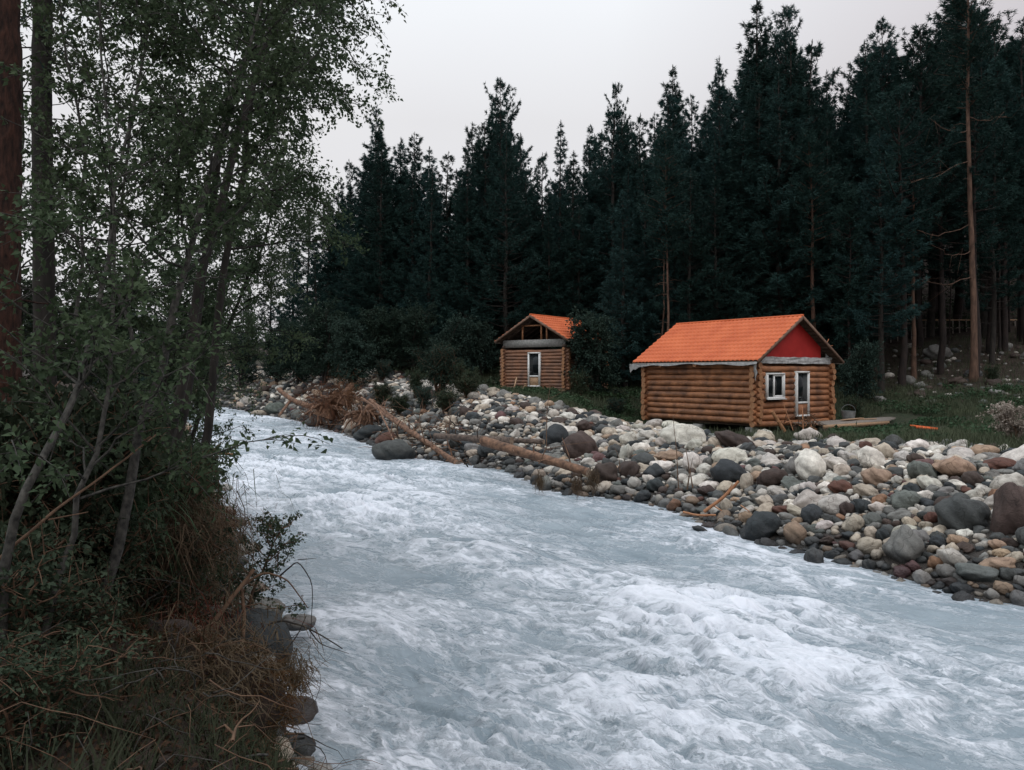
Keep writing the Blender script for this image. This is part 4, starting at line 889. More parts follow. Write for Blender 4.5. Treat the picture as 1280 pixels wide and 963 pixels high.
for px, by, ty, d, r_ in ((1099,455,120,58,.08),(1176,440,100,60,.11),(1165,446,90,62,.10),(1250,452,80,54,.12),(1262,440,60,60,.10),(1232,440,110,64,.12),(1195,440,150,66,.09),(1273,445,100,57,.14),(1118,446,140,66,.07),(1152,442,120,66,.1),(1186,455,200,58,.07),(1240,455,200,58,.07)):
    lone_pine(px, by, ty, d, .55, 2.0, px, f"straight dark pine trunk in the hillside stand, {'left of' if px < 1217 else 'right of'} the tall bare pine", r_*.7)['group'] = 'slim dark pine stems on the hillside'

# ------------------------------------------------------------------ broadleaved trees, shrubs, undergrowth
def leaf_mesh(C, Dd, L, Wd, rs):
    """folded pointed leaves: 2 quads each along a midrib"""
    n = len(C); d = Dd/(np.linalg.norm(Dd, axis=1)[:, None]+1e-9); u = rs.randn(n, 3)*.8+np.array([0, 0, 1.0]); s = np.cross(d, u); s /= np.linalg.norm(s, axis=1)[:, None]+1e-9
    nn = np.cross(s, d); L = (L*rs.uniform(.6, 1.25, n))[:, None]; w = (Wd*rs.uniform(.75, 1.15, n))[:, None]; f = .22*w
    P0 = C; P1 = C+d*L*.38+s*w*.5+nn*f; P2 = C+d*L-nn*L*.12; P3 = C+d*L*.38-s*w*.5+nn*f; Pm = C+d*L*.5
    V = np.stack([P0, P1, P2, P3, Pm], 1).reshape(-1, 3); b = np.arange(n)[:, None]*5
    return V, np.vstack([b+np.array([[0, 1, 2, 4]]), b+np.array([[0, 4, 2, 3]])])
def broadleaf(name, label, cat, seed, base, trunk, tr, nb, reach, t0, el, ntw, tl, nl, ll, lw, mat, bark, leafcat='crown', group=None, droop=.0, stems=None, extra=()):
    """trunk: points relative to base; nb limbs of length reach from t0 up; each with ntw twigs of length tl carrying nl leaves"""
    rs = np.random.RandomState(seed); root = thing(name, label, cat, tuple(base), group); t = MB(); C, D = [], []
    for T in (stems or [trunk]):
        T = np.array(T, float); m = 14; ss_ = np.linspace(0, 1, len(T)); q = np.linspace(0, 1, m)
        P = np.stack([np.interp(q, ss_, T[:, i]) for i in range(3)], 1); P = np.stack([np.convolve(np.pad(P[:, i], 1, 'edge'), [.25, .5, .25], 'valid') for i in range(3)], 1)
        P[0] = T[0]; Ht = np.linalg.norm(T[-1]-T[0]); P[1:] += np.cumsum(rs.randn(m-1, 3), 0)*Ht*.006
        t.tube(P, tr*(1-.82*q)+.003, 9)
        for b in range(nb):
            s0 = t0+(1-t0)*(b+rs.rand())/nb; o = np.array([np.interp(s0, q, P[:, i]) for i in range(3)]); a = b*2.4+rs.randn()*.5
            L = reach*(1-.45*(s0-t0)/(1-t0))*rs.uniform(.6, 1.2); e = el+rs.randn()*.25+.3*s0
            dr = np.array([math.cos(a)*math.cos(e), math.sin(a)*math.cos(e), math.sin(e)]); k = 7; sv = np.linspace(0, 1, k)[:, None]
            Bp = o+dr*L*sv+np.array([0, 0, -droop*L])*sv**2+np.cumsum(np.vstack([[0, 0, 0], rs.randn(k-1, 3)*L*.028]), 0)
            t.tube(Bp, np.linspace(tr*(1-.8*s0)*.42+.003, .0035, k), 5)
            w0 = rs.uniform(.22, 1.0, ntw); w0[0] = 1
            for w in w0:
                o2 = np.array([np.interp(w, sv[:, 0], Bp[:, i]) for i in range(3)]); d2 = dr*.55+rs.randn(3)*.55+[0, 0, .12-droop*1.2]; d2 /= np.linalg.norm(d2); Lt = tl*rs.uniform(.5, 1.25)
                k2 = 4; s2 = np.linspace(0, 1, k2)[:, None]; Tp = o2+d2*Lt*s2+np.array([0, 0, -.25*Lt])*s2**2; t.tube(Tp, np.linspace(.0045, .0018, k2), 3)
                f = rs.uniform(.12, 1.03, nl); c = np.stack([np.interp(f, s2[:, 0], Tp[:, i]) for i in range(3)], 1)+rs.randn(nl, 3)*Lt*.10
                C.append(c); D.append(d2*.5+rs.randn(nl, 3)*.7+[0, 0, -.25])
    t.build('trunk' if cat == 'tree' else 'stem', bark, root)
    V, Fc = leaf_mesh(np.vstack(C), np.vstack(D), ll, lw, rs); me = mesh_np(leafcat, V, [Fc]); me.materials.append(mat); link(leafcat, me, root)
    return root
def rel(pts, base): return [tuple(np.array(at(*p))-np.array(base)) for p in pts]

# far rounded shrubs and small trees along the forest edge
far_protos = []
for sd_, Hh in ((61, 6.0), (62, 4.5), (63, 5.2)):
    rs = np.random.RandomState(sd_); stems = [[(0, 0, -.2), (rs.uniform(-.5, .5), rs.uniform(-.5, .5), Hh*.4), (rs.uniform(-1.1, 1.1), rs.uniform(-1, 1), Hh*.82)] for _ in range(5)]
    o = broadleaf('willow_tree', 'x', 'tree', sd_, (0, 0, 0), None, .09, 14, Hh*.30, .15, .45, 9, .7, 20, .15, .085, M['far_leaf'], M['bark_dark'], stems=stems); kids(o); far_protos.append([o, Hh, False])
FAR = [(405,362,58,0,'round willow at the left end of the dark treeline'),(440,388,54,1,'low round willow above the driftwood stump'),(476,372,56,2,'broad pale-leaved willow upstream of the small cabin'),(520,368,56,0,'second willow from the small cabin, wide and low'),
       (566,388,55,1,'bushy willow left of the small cabin'),(600,392,57,2,'dark willow touching the left eave of the small cabin'),(372,392,62,1,'grey-green willow behind the gravel bar'),(345,405,66,2,'far willow where the river bends'),
       (741,382,47.5,1,'leafy tree hiding the right side of the small cabin'),(775,405,53,2,'dark shrub between the two cabins'),(690,365,60,0,'tree rising behind the smaller cabin roof'),(655,372,62,2,'tree rising left of the smaller cabin ridge'),
       (1075,420,45,1,'dark shrub right of the larger cabin'),(300,395,70,0,'far willow seen through the near leaves'),(250,385,75,2,'far treeline willow behind the near shrubs'),(200,372,78,0,'far treeline willow seen between near stems'),(150,365,80,1,'far treeline willow behind the grey stems'),(95,360,78,2,'far treeline willow beyond the dark trunk'),(40,355,76,0,'far treeline willow beside the red trunk'),(820,400,58,1,'dark shrub against the left end of the big roof'),
       (880,372,56,2,'shrub rising behind the larger cabin ridge'),(950,368,56,0,'broad shrub behind the larger cabin ridge')]
for px, ty, d, k, lab in FAR:
    o, Hh, u_ = far_protos[k]
    if u_: o = copy_tree(o)
    else: far_protos[k][2] = True
    x = (px-640)/F*d; z0 = tz(x, d); h = CH+(HZ-ty)/F*d-z0; s = h/(Hh*1.08)
    o.location = (x, d, z0-.1); o.scale = (s*rnd.uniform(.9, 1.15), s*rnd.uniform(.9, 1.15), s); o.rotation_euler = (0, 0, rnd.uniform(0, 6.28)); tag(o, lab, 'tree', 'broadleaved trees along the forest edge')
# shrubs on the far bank
shrub_p = []
for sd_, Hh in ((71, 1.5), (72, 1.2)):
    rs = np.random.RandomState(sd_); stems = [[(0, 0, -.1), (rs.uniform(-.3, .3), rs.uniform(-.2, .2), Hh*.5), (rs.uniform(-.8, .8), rs.uniform(-.5, .5), Hh*.9)] for _ in range(9)]
    o = broadleaf('willow_shrub', 'x', 'shrub', sd_, (0, 0, 0), None, .025, 8, Hh*.35, .2, .7, 6, .35, 16, .10, .03, M['leaf_dark'] if sd_ == 72 else M['far_leaf'], M['twig'], 'foliage', stems=stems); kids(o); shrub_p.append([o, Hh, False])
for px, by, d, w, h, k, lab in ((500,508,41,1.0,.9,1,'low dark shrub rooted in the stones under the slanting log'),(556,522,38,1.0,.9,1,'low dark shrub at the left end of the level grey log'),(478,494,45,1.0,1.1,1,'dark shrub right of the rusty root stump'),(585,506,41,1.1,1.0,1,'low shrub on the crest of the cobbles'),(548,508,42,1.6,2.5,0,'spiky grey-green shrub at the edge of the rocks by the slanting log'),(520,500,44,.8,1.3,1,'low dark shrub left of the spiky shrub'),(572,500,44,.9,1.4,1,'dark shrub between the spiky shrub and the cobbles'),(530,520,40,.8,1.1,0,'small shrub overhanging the slanting log'),
      (590,488,47,.8,1.0,1,'low shrub left of the small cabin foot'),(725,492,46,.9,1.3,1,'weedy shrub under the leafy tree by the small cabin'),(770,505,44,.8,1.0,0,'weedy shrub midway between the cabins'),(1068,520,41,.9,1.3,1,'dark shrub behind the end of the deck'),(1240,470,46,.7,.8,1,'low dark shrub on the hillside by the tall pine'),(420,468,58,1,1.4,1,'low shrub behind the root stump'),(480,470,54,1,1.4,0,'shrub behind the driftwood heap')):
    o, Hh, u_ = shrub_p[k]
    if u_: o = copy_tree(o)
    else: shrub_p[k][2] = True
    x = (px-640)/F*d; o.location = (x, d, tz(x, d)-.05); o.scale = (w, w, h/Hh); o.rotation_euler = (0, 0, rnd.uniform(0, 6.28)); tag(o, lab, 'shrub', 'shrubs on the far bank')
b = at(1268, 560, 24); b[2] = tz(b[0], 24)
rs = np.random.RandomState(77); stems = [[(0, 0, -.1), (rs.uniform(-.2, .2), rs.uniform(-.2, .2), .5), (rs.uniform(-.6, .6), rs.uniform(-.4, .4), 1.05)] for _ in range(7)]
broadleaf('withered_shrub', 'withered shrub with pale brown leaves in the grass at the right edge', 'shrub', 78, b, None, .016, 7, .4, .2, .6, 6, .22, 14, .07, .05, M['leaf_pale'], M['twig'], 'foliage', stems=stems)

# near-bank trunks
def bole(name, label, pts, r, mat, knots=0):
    P = np.array([at(*p) for p in pts]); P[0, 2] = tz(P[0, 0], P[0, 1])-.15; root = thing(name, label, 'tree', tuple(P[0]))
    t = MB(); q = np.linspace(0, 1, 60); ss_ = np.linspace(0, 1, len(P)); Q = np.stack([np.interp(q, ss_, P[:, i]) for i in range(3)], 1); rs = np.random.RandomState(int(r*999))
    t.tube(Q, np.interp(q, [0, .06, 1], [r*1.35, r, r*.72]), 26, jit=.035, rs=rs)
    for _ in range(knots):
        i = rs.randint(10, 58); a = rs.rand()*6.3; d = np.array([math.cos(a), math.sin(a), -.1]); L = rs.uniform(.25, .9); t.tube([Q[i], Q[i]+d*L*.5, Q[i]+d*L+[0, 0, .06]], [.014, .009, .003], 4)
    t.build('trunk', mat, root, tuple(P[0])); return root
b1 = bole('pine_tree', 'thick red-barked pine trunk cut off by the left edge', [(0, 700, 8), (2, 400, 8), (5, 150, 8), (4, -160, 8)], .185, M['bark_red'], 8)
b2 = bole('pine_tree', 'dark straight trunk just right of the red-barked pine', [(58, 690, 10), (55, 350, 10), (52, 100, 10), (56, -200, 10)], .135, M['bark_dark'], 16)
for root_, cz in ((b1, 9.2), (b2, 9.6)):   # crowns above the picture
    rs = np.random.RandomState(5); C = rs.randn(5000, 3)*[1.1, 1.1, 1.2]+[0, 0, cz]; V, Fc = blades(C, rs.randn(5000, 3), .2, .02, rs, .5); me = mesh_np('crown', V, [Fc]); me.materials.append(M['needle']); link('crown', me, root_)

# near-bank alders and birches: stems follow the photo, crowns fill the left of the frame
def near_tree(label, pts, r, seed, nb, reach, t0, el, ntw, tl, nl, ll, lw, mat='leaf', bark='bark_grey', droop=0.05, name='alder_tree', grp='slender trees on the near bank'):
    base = at(*pts[0]); base[2] = tz(base[0], base[1])-.1; T = [(0, 0, 0)]+rel(pts[1:], base)
    return broadleaf(name, label, 'tree', seed, base, T, r, nb, reach, t0, el, ntw, tl, nl, ll, lw, M[mat], M[bark], droop=droop, group=grp)
near_tree('leaning grey alder whose stem slants up from the bank and crosses the sky', [(105,815,6.3),(150,690,6.4),(190,520,6.6),(232,380,6.9),(267,224,7.2),(305,95,7.5),(335,-60,7.8)], .045, 201, 36, 1.4, .50, .35, 14, .36, 18, .060, .038)
near_tree('thin alder stem rising from the ferns left of the leaning one', [(48,885,5.2),(70,766,5.3),(84,690,5.4),(101,600,5.5),(150,420,6.2),(150,200,7),(130,-50,7.5)], .026, 202, 30, 1.3, .45, .4, 11, .34, 14, .058, .038)
near_tree('pale grey stem bending right near the left edge', [(-4,830,4.8),(10,700,4.9),(33,646,5.0),(64,549,5.2),(95,400,6),(140,180,7),(200,-60,8)], .031, 203, 30, 1.3, .50, .4, 10, .34, 14, .060, .040)
near_tree('many-branched birch with hanging leaves over the river', [(235,640,12.5),(268,430,12.5),(300,220,12.3),(330,60,12),(360,-120,12)], .075, 204, 46, 2.0, .40, .1, 15, .50, 22, .075, .048, 'leaf', 'bark_dark', .30, 'birch_tree')
near_tree('tall birch whose top spreads against the sky beside the river', [(200,620,13.5),(240,400,13.5),(290,150,13.2),(330,-30,13),(345,-260,13)], .08, 205, 46, 2.4, .40, .2, 14, .55, 22, .075, .05, 'leaf', 'bark_dark', .25, 'birch_tree')
near_tree('slim sapling between the dark trunk and the leaning alder', [(120,700,9),(112,500,9),(120,300,9.2),(118,100,9.4),(112,-60,9.6)], .026, 206, 28, 1.5, .50, .3, 9, .40, 15, .062, .04)
near_tree('forked sapling with open branches against the sky', [(160,640,10),(190,440,10),(160,330,10.1),(205,160,10.3),(225,-40,10.5)], .030, 207, 28, 1.5, .52, .45, 9, .40, 16, .062, .04)
near_tree('sapling behind the red-barked pine', [(30,640,11),(25,420,11),(35,200,11),(20,-40,11)], .035, 208, 30, 1.6, .4, .35, 10, .4, 16, .065, .042)
near_tree('high birch bough reaching out over the river at the top', [(185,640,11),(250,300,10.6),(320,40,10.2),(400,-70,10),(500,-110,9.8)], .07, 209, 26, 1.25, .60, -.1, 12, .40, 18, .055, .036, 'leaf_olive', 'bark_dark', .45, 'birch_tree')
near_tree('olive willow leaning over the water with small leaves', [(215,560,16),(258,450,16),(315,330,16),(350,220,16)], .05, 210, 48, 1.7, .22, .25, 16, .45, 26, .075, .035, 'leaf_olive', 'bark_dark', .2, 'willow_tree')
near_tree('olive willow behind the leaning alder with fine leaves', [(190,560,15),(205,460,15),(220,400,15),(235,345,15)], .05, 211, 44, 1.8, .05, .3, 15, .45, 25, .07, .035, 'leaf_olive', 'bark_dark', .15, 'willow_tree')
near_tree('bushy willow low over the water beside the pebbles', [(185,560,20),(200,500,20),(225,430,20),(262,375,20)], .05, 212, 36, 1.6, .03, .25, 15, .5, 22, .09, .045, 'leaf_olive', 'bark_dark', .2, 'willow_tree')
near_tree('willow thicket behind the dark trunk, low and dense', [(90,560,14),(100,470,14),(115,400,14),(125,375,14)], .05, 213, 36, 1.7, .05, .3, 12, .45, 20, .075, .04, 'leaf', 'bark_dark', .15, 'willow_tree')
near_tree('willow thicket at the left edge behind the pines', [(10,560,13),(15,470,13),(25,400,13),(30,350,13)], .05, 214, 34, 1.6, .05, .3, 12, .45, 20, .075, .04, 'leaf_dark', 'bark_dark', .15, 'willow_tree')

# leafy shrubs of the near bank undergrowth
near_p = []
for sd_, Hh, ll, lw, mt in ((81, 1.3, .075, .05, 'leaf_dark'), (82, 1.0, .045, .028, 'leaf_dark'), (83, 1.2, .06, .034, 'leaf')):
    rs = np.random.RandomState(sd_); stems = [[(0, 0, -.15), (rs.uniform(-.25, .25), rs.uniform(-.25, .25), Hh*.5), (rs.uniform(-.6, .6), rs.uniform(-.6, .6), Hh*.85)] for _ in range(8)]
    o = broadleaf('undergrowth_shrub', 'x', 'shrub', sd_, (0, 0, 0), None, .012, 8, Hh*.42, .15, .45, 6, .26, 13, ll, lw, M[mt], M['twig'], 'foliage', stems=stems); kids(o); near_p.append([o, Hh, False])
NS = [(-2,470,6.2,0,1.2,'broad-leaved shrub in front of the red-barked trunk'),(85,500,7.2,0,1.2,'broad-leaved shrub at the foot of the dark trunk'),(140,540,8,2,1.3,'green shrub left of the leaning alder'),(215,520,9.5,2,1.2,'bright shrub right of the leaning alder'),
      (40,600,6.6,1,1.3,'fine-leaved shrub below the dark trunk'),(170,610,8.6,1,1.2,'dark fine-leaved shrub behind the leaning stem'),(205,600,12,0,1.1,'dark shrub on the bank edge behind the straw'),(120,660,7,1,1.1,'low shrub between the two thin stems'),
      (10,720,5.2,1,1.1,'low shrub beside the pale bending stem'),(200,700,8.0,1,1.0,'low leafy shrub above the hanging straw'),(85,760,5.8,1,.8,'low shrub in front of the thin alder stem'),
      (20,860,4.3,1,.8,'dark shrub in the bottom left corner'),(215,655,11,2,.8,'shrub overhanging the pebbles of the near shore'),(120,580,10,2,1.5,'tall shrub between the leaning alder and the trunks'),(60,540,9,2,1.6,'tall shrub behind the dark trunk foot'),
      (238,570,20,0,.9,'shrub at the mossy corner of the bank'),(175,575,18,0,1.3,'shrub behind the orange stick'),(100,545,16,2,2.2,'shrub far back in the thicket'),(20,540,13,0,2.0,'shrub far back behind the red-barked trunk'),(190,545,26,0,1.4,'distant shrub where the near bank meets the gravel'),(130,550,24,2,1.6,'distant shrub left of the gravel'),(60,535,24,0,2.6,'distant thicket shrub on the left')]
for px, py, d, k, s, lab in NS:
    o, Hh, u_ = near_p[k]
    if u_: o = copy_tree(o)
    else: near_p[k][2] = True
    x = (px-640)/F*d; z0 = tz(x, d); top = CH+(HZ-py)/F*d+.3
    s2 = max(.55, min(s*1.25, (top-z0)/Hh)); o.location = (x, d, z0-.05); o.scale = (s, s, s2); o.rotation_euler = (0, 0, rnd.uniform(0, 6.28)); tag(o, lab, 'shrub', 'undergrowth shrubs on the near bank')

# overhanging twiggy sapling above the water
base = at(300, 770, 8.9); base[2] = tz(base[0], base[1])
broadleaf('sapling', 'small twiggy sapling with dark leaves hanging over the rapids', 'sapling', 91, base, [(0,0,0)]+rel([(312,745,8.8),(330,705,8.7),(348,672,8.6)], base), .018, 20, .62, .25, .35, 8, .18, 14, .040, .028, M['leaf_dark'], M['twig'], 'foliage', droop=.05)
def snag(name, label, cat, paths, mat, k=7, jit=0, group=None):
    """a stick, root or log: list of (points as px,py,d ; r0 ; r1)"""
    Q0 = at(*paths[0][0][0]); root = tag(None, None) if False else None; mb = MB(); rs = np.random.RandomState(len(label)*7)
    for pts, r0, r1 in paths:
        P = np.array([at(*p) for p in pts]); m = max(8, 4*len(P)); q = np.linspace(0, 1, m); s_ = np.linspace(0, 1, len(P)); Q = np.stack([np.interp(q, s_, P[:, i]) for i in range(3)], 1)
        for _ in range(2): Q[1:-1] = (Q[:-2]+2*Q[1:-1]+Q[2:])/4
        Ln = np.linalg.norm(P[-1]-P[0]); Q += np.cumsum(rs.randn(m, 3), 0)*Ln*.0022; mb.tube(Q, np.linspace(r0, r1, m), k, 0, True, 0, jit, rs)
    o = mb.build(name, mat, None, tuple(Q0)); o.location = tuple(Q0); tag(o, label, cat, group); return o
snag('dead_branch', 'rusty bare branch standing up through the overhanging sapling', 'branch', [([(280,930,7.6),(296,850,7.7),(305,780,7.9),(300,735,8.0)], .028, .016), ([(233,815,7.4),(262,785,7.6),(290,750,7.8),(318,712,8.0)], .03, .018), ([(300,735,8.0),(330,715,8.1),(360,725,8.2),(385,760,8.3)], .014, .005)], M['twig'])
snag('dead_branch', 'thin dead branch arching out over the water with a tuft at its tip', 'branch', [([(318,790,8.3),(350,775,8.3),(385,785,8.4),(428,812,8.5)], .013, .006), ([(350,720,8.4),(372,700,8.3),(392,730,8.3),(388,800,8.3)], .009, .003), ([(385,785,8.4),(400,806,8.4),(436,818,8.5)], .008, .003), ([(340,830,8.2),(370,800,8.3),(384,770,8.4)], .010, .004), ([(372,700,8.3),(396,698,8.4)], .005, .002)], M['bark_dark'])
snag('stick', 'orange stick poking out flat over the water from the near bank', 'stick', [([(196,562,19),(245,566,19),(300,570,19.2)], .035, .022)], M['peeled'])
snag('stick', 'dark red stick jutting over the water at the bottom of the near bank', 'stick', [([(330,922,7.4),(350,918,7.5),(380,917,7.6)], .014, .009)], M['twig'])
snag('dead_branch', 'long thin bare branch crossing the undergrowth from lower left', 'branch', [([(0,700,5),(60,650,5.2),(130,600,5.6),(200,545,6)], .012, .006), ([(60,650,5.2),(110,640,5.4)], .006, .003)], M['twig'])

# root ball at the bottom of the near bank
def root_ball():
    rs = np.random.RandomState(8); c = at(150, 912, 6.5); c[2] = 1.28; root = thing('root_ball', 'rusty brown root ball and soil overhanging at the foot of the near bank', 'root ball', tuple(c))
    D = ICO[4][0]; V = D.copy(); q = 1+.22*perlin(D[:, 0]*2.1+D[:, 2], D[:, 1]*2.1-D[:, 2], 4)+.16*perlin(D[:, 0]*5+D[:, 2]*2, D[:, 1]*5-D[:, 2]*3, 5)+.10*perlin(D[:, 0]*11+D[:, 2]*6, D[:, 1]*11-D[:, 2]*7, 6)
    V = V*q[:, None]*[1.15, .9, .62]; me = mesh_np('soil', V, [ICO[4][1]], True); me.materials.append(M['soil']); link('soil', me, root)
    for nm, mt, cnt_, L_, w_, up in (('rootlets', 'rust', 16000, .13, .005, -.5), ('moss', 'moss_rust', 15000, .045, .016, .6), ('dead_grass', 'straw', 2600, .30, .006, -.3)):
        idx = rs.choice(len(D), cnt_, True); P = V[idx]*rs.uniform(.97, 1.09, (cnt_, 1))+rs.randn(cnt_, 3)*.035
        if nm == 'moss': k = P[:, 2] > -.1+rs.randn(cnt_)*.1; P, idx = P[k], idx[k]
        V2, F2 = blades(P, D[idx]*.8+[0, 0, up], L_, w_, rs, 1.0); me = mesh_np(nm, V2, [F2]); me.materials.append(M[mt]); o = link(nm, me, root); o['kind'] = 'stuff'
    for k in range(60):
        a = rs.uniform(-2.6, .9); e = rs.uniform(-.5, .9); d = np.array([math.cos(a)*math.cos(e), math.sin(a)*math.cos(e), math.sin(e)]); p = d*[1.0, .8, .8]; t = MB(); Q = [p*.9]
        L = rs.uniform(.3, .9); dd = d+rs.randn(3)*.5
        for i in range(7): dd = dd+rs.randn(3)*.35+[0, 0, -.16]; dd /= np.linalg.norm(dd); Q.append(Q[-1]+dd*L/7)
        t.tube(Q, np.linspace(rs.uniform(.006, .02), .002, 8), 5); t.build('root', M['twig'] if k % 3 else M['bark_grey'], root)
    return root
M['moss_rust'] = leafmat('rusty_moss', (.035,.022,.014), (.085,.042,.022), (.055,.058,.026), 0.1, 3, 0, 0.1)
M['litter'] = leafmat('fallen_leaves', (.016,.011,.009), (.050,.031,.021), (.10,.055,.03), 0.1, 6, 0, 0.1)
M['soil'] = simple('root_soil', (.010,.007,.006), (.038,.024,.017), 9, (1,1,1), .95, .05)
root_ball()
def twig_tangle():
    rs = np.random.RandomState(31); t = MB()
    for _ in range(420):
        y = rs.uniform(3.6, 9.5); x = np.interp(y, SH_L[:, 1], SH_L[:, 0])-.15-rs.rand()**1.4*(2.4+.2*y); p = np.array([x, y, tz(x, y)+rs.uniform(.0, .45)]); d = rs.randn(3)*[1, .8, .45]; d /= np.linalg.norm(d); Q = [p]; L = rs.uniform(.25, 1.0)
        for i in range(7): d = d+rs.randn(3)*.28+[0, 0, -.05]; d /= np.linalg.norm(d); Q.append(Q[-1]+d*L/7)
        r0 = rs.choice([.003, .005, .009], p=[.5, .35, .15]); t.tube(Q, np.linspace(r0, .0015, 8), 4, 0 if rs.rand() < .6 else 1)
    o = t.build('twigs', [M['twig'], M['bark_grey'], ]); tag(o, 'tangle of dead twigs and bare roots strewn over the near bank', 'twigs', None, 'stuff')
twig_tangle()

# fallen wood on the far bank
def ground_log(name, label, a, b, r0, r1, mat, branches=0, seed=1, bend=.0, k=12):
    """a, b: (px, py, d) of the two ends"""
    A, B = at(*a), at(*b); rs = np.random.RandomState(seed); m = 22; q = np.linspace(0, 1, m)[:, None]; Q = A+(B-A)*q; Q[:, 2] += bend*np.sin(q[:, 0]*math.pi); Q += np.cumsum(rs.randn(m, 3), 0)*.006*np.linalg.norm(B-A)/5
    root = thing(name, label, 'log', tuple(A), 'driftwood on the far bank'); t = MB(); t.tube(Q, np.linspace(r0, r1, m), k, 0, True, 1, .05, rs); t.build('trunk', [mat, M['drift_grey']], root, tuple(A))
    for _ in range(branches):
        i = rs.randint(3, m-3); d = rs.randn(3)*.5+[0, 0, .35]; L = rs.uniform(.3, 1.0); t = MB(); t.tube([Q[i], Q[i]+d*L*.5, Q[i]+d*L+rs.randn(3)*.1], [.03, .02, .008], 5, 0, True); t.build('branch', mat, root, tuple(A))
    return root
ground_log('fallen_log', 'long slanting peeled log running from the root stump down into the water', (462,500,40), (573,581,30.6), .085, .125, M['drift'], 9, 1)
ground_log('fallen_log', 'thinner pale pole lying beside the slanting log', (452,497,40.5), (520,545,34.5), .06, .08, M['drift'], 3, 2)
ground_log('fallen_log', 'grey barked log lying level on the cobbles left of the brown one', (543,545,31), (640,551,29), .11, .15, M['drift_dark'], 2, 3)
ground_log('fallen_log', 'broken brown log pointing down to the water in the middle of the bank', (604,551,27.6), (736,590,23.9), .175, .12, M['drift'], 5, 4)
ground_log('fallen_log', 'short grey log half buried behind the broken brown log', (622,550,30), (680,553,29), .09, .09, M['drift_dark'], 1, 5)
ground_log('fallen_log', 'bent driftwood trunk curving left from the root stump', (348,487,51), (402,509,47), .13, .19, M['drift'], 3, 6, -.35)
ground_log('fallen_log', 'short stick propped against the stones left of the bent trunk', (364,500,50), (349,520,47.5), .09, .08, M['drift'], 0, 7)
ground_log('fallen_log', 'thin pole reaching down from the root stump to the dark boulder', (470,505,38), (497,560,33.5), .04, .03, M['drift'], 2, 8)
def stump(label, c, s, seed, n_roots, n_hair):
    rs = np.random.RandomState(seed); c = np.array(c)-[0, 0, .25*s]; root = thing('root_stump', label, 'stump', tuple(c), 'driftwood on the far bank')
    t = MB(); t.tube([(0.35*s, .4*s, .55*s), (.1*s, .1*s, .1*s), (-.1*s, 0, -.5*s)], [.12*s, .22*s, .5*s], 14, 0, True, 0, .08, rs); t.build('trunk', M['drift'], root)
    for _ in range(n_roots):
        a = rs.uniform(0, 6.28); d = np.array([math.cos(a), math.sin(a)*.7, rs.uniform(-.5, .5)]); Q = [d*.2*s]; L = rs.uniform(.7, 1.5)*s
        for i in range(7): d = d+rs.randn(3)*.28+[0, 0, -.14]; d /= np.linalg.norm(d); Q.append(Q[-1]+d*L/7)
        t = MB(); t.tube(Q, np.linspace(.08*s, .012, 8), 6); t.build('root', M['drift'], root)
    P = rs.randn(n_hair, 3)*[.48*s, .35*s, .42*s]; V, Fc = blades(P, P*.8+[0, 0, -.9], .42*s, .022, rs, .45); me = mesh_np('rootlets', V, [Fc]); me.materials.append(M['rust_bright']); o = link('rootlets', me, root); o['kind'] = 'stuff'
g = lambda px, py, d: at(px, py, d)
stump('torn rusty-red root stump on the river edge upstream', g(408, 500, 45.5), 1.35, 21, 18, 1700)
stump('upturned root plate with red rootlets beside the rusty stump', g(430, 488, 45.5), 1.1, 22, 16, 1200)
stump('dark tangle of roots and twigs hanging over the water right of the rusty stump', g(456, 510, 41), 1.15, 23, 26, 420)
snag('stick', 'forked orange stick lying on the stones below the charcoal boulders', 'stick', [([(854,640,20.2),(870,644,20),(895,644,19.8)], .03, .028), ([(880,640,20),(905,622,20),(924,602,20)], .045, .035), ([(893,633,20),(904,640,19.8),(912,648,19.6)], .018, .010), ([(905,622,20),(915,606,20)], .02, .01)], M['peeled'])
snag('stick', 'short stick broken off beside the orange forked stick', 'stick', [([(926,632,19.3),(937,640,19)], .016, .012)], M['peeled'])
snag('dead_stalk', 'tall thin dead stalk standing in the rocks before the cabin corner', 'stalk', [([(848,612,20.5),(845,570,20.6),(841,522,20.8)], .016, .006), ([(841,522,20.8),(850,514,20.9),(868,512,21)], .006, .003), ([(845,575,20.6),(860,560,20.6)], .006, .003)], M['twig'])
snag('dead_stalk', 'forked dark stalk standing right of the tall thin stalk', 'stalk', [([(859,612,20.4),(862,590,20.4),(857,560,20.5)], .022, .008), ([(862,592,20.4),(866,572,20.4)], .012, .005), ([(866,610,20.3),(863,588,20.3)], .02, .01)], M['twig'])
snag('dead_stalk', 'bare crooked twig in front of the broken brown log', 'stalk', [([(673,580,23),(682,560,23.1),(682,520,23.3),(687,470,23.5)], .02, .006), ([(682,562,23.1),(710,556,23.2),(745,552,23.4)], .012, .004), ([(684,500,23.4),(700,492,23.4),(716,478,23.5)], .008, .003)], M['twig'])
snag('dead_stalk', 'short twig standing among the stones left of the brown boulder', 'stalk', [([(775,590,23),(774,572,23),(768,560,23.1)], .012, .005)], M['twig'])
for x, y, d, n_, s, lab in ((674,600,23.6,240,.26,'tuft of rusty washed-out roots at the water edge below the brown log'),(721,603,22.6,300,.28,'rusty root tuft at the waterline under the log end'),(742,597,23,260,.3,'rusty root tuft against the brown boulder')):
    rs = np.random.RandomState(int(x)); c = at(x, y, d); P = rs.randn(n_, 3)*[s*.28, s*.25, s*.5]; V, Fc = blades(P, np.tile([0, -.1, -1.], (n_, 1)), s, .014, rs, .4); me = mesh_np('root_tuft', V, [Fc]); me.materials.append(M['straw']); o = link('root_tuft', me); o.location = tuple(c); tag(o, lab, 'roots', 'driftwood on the far bank')

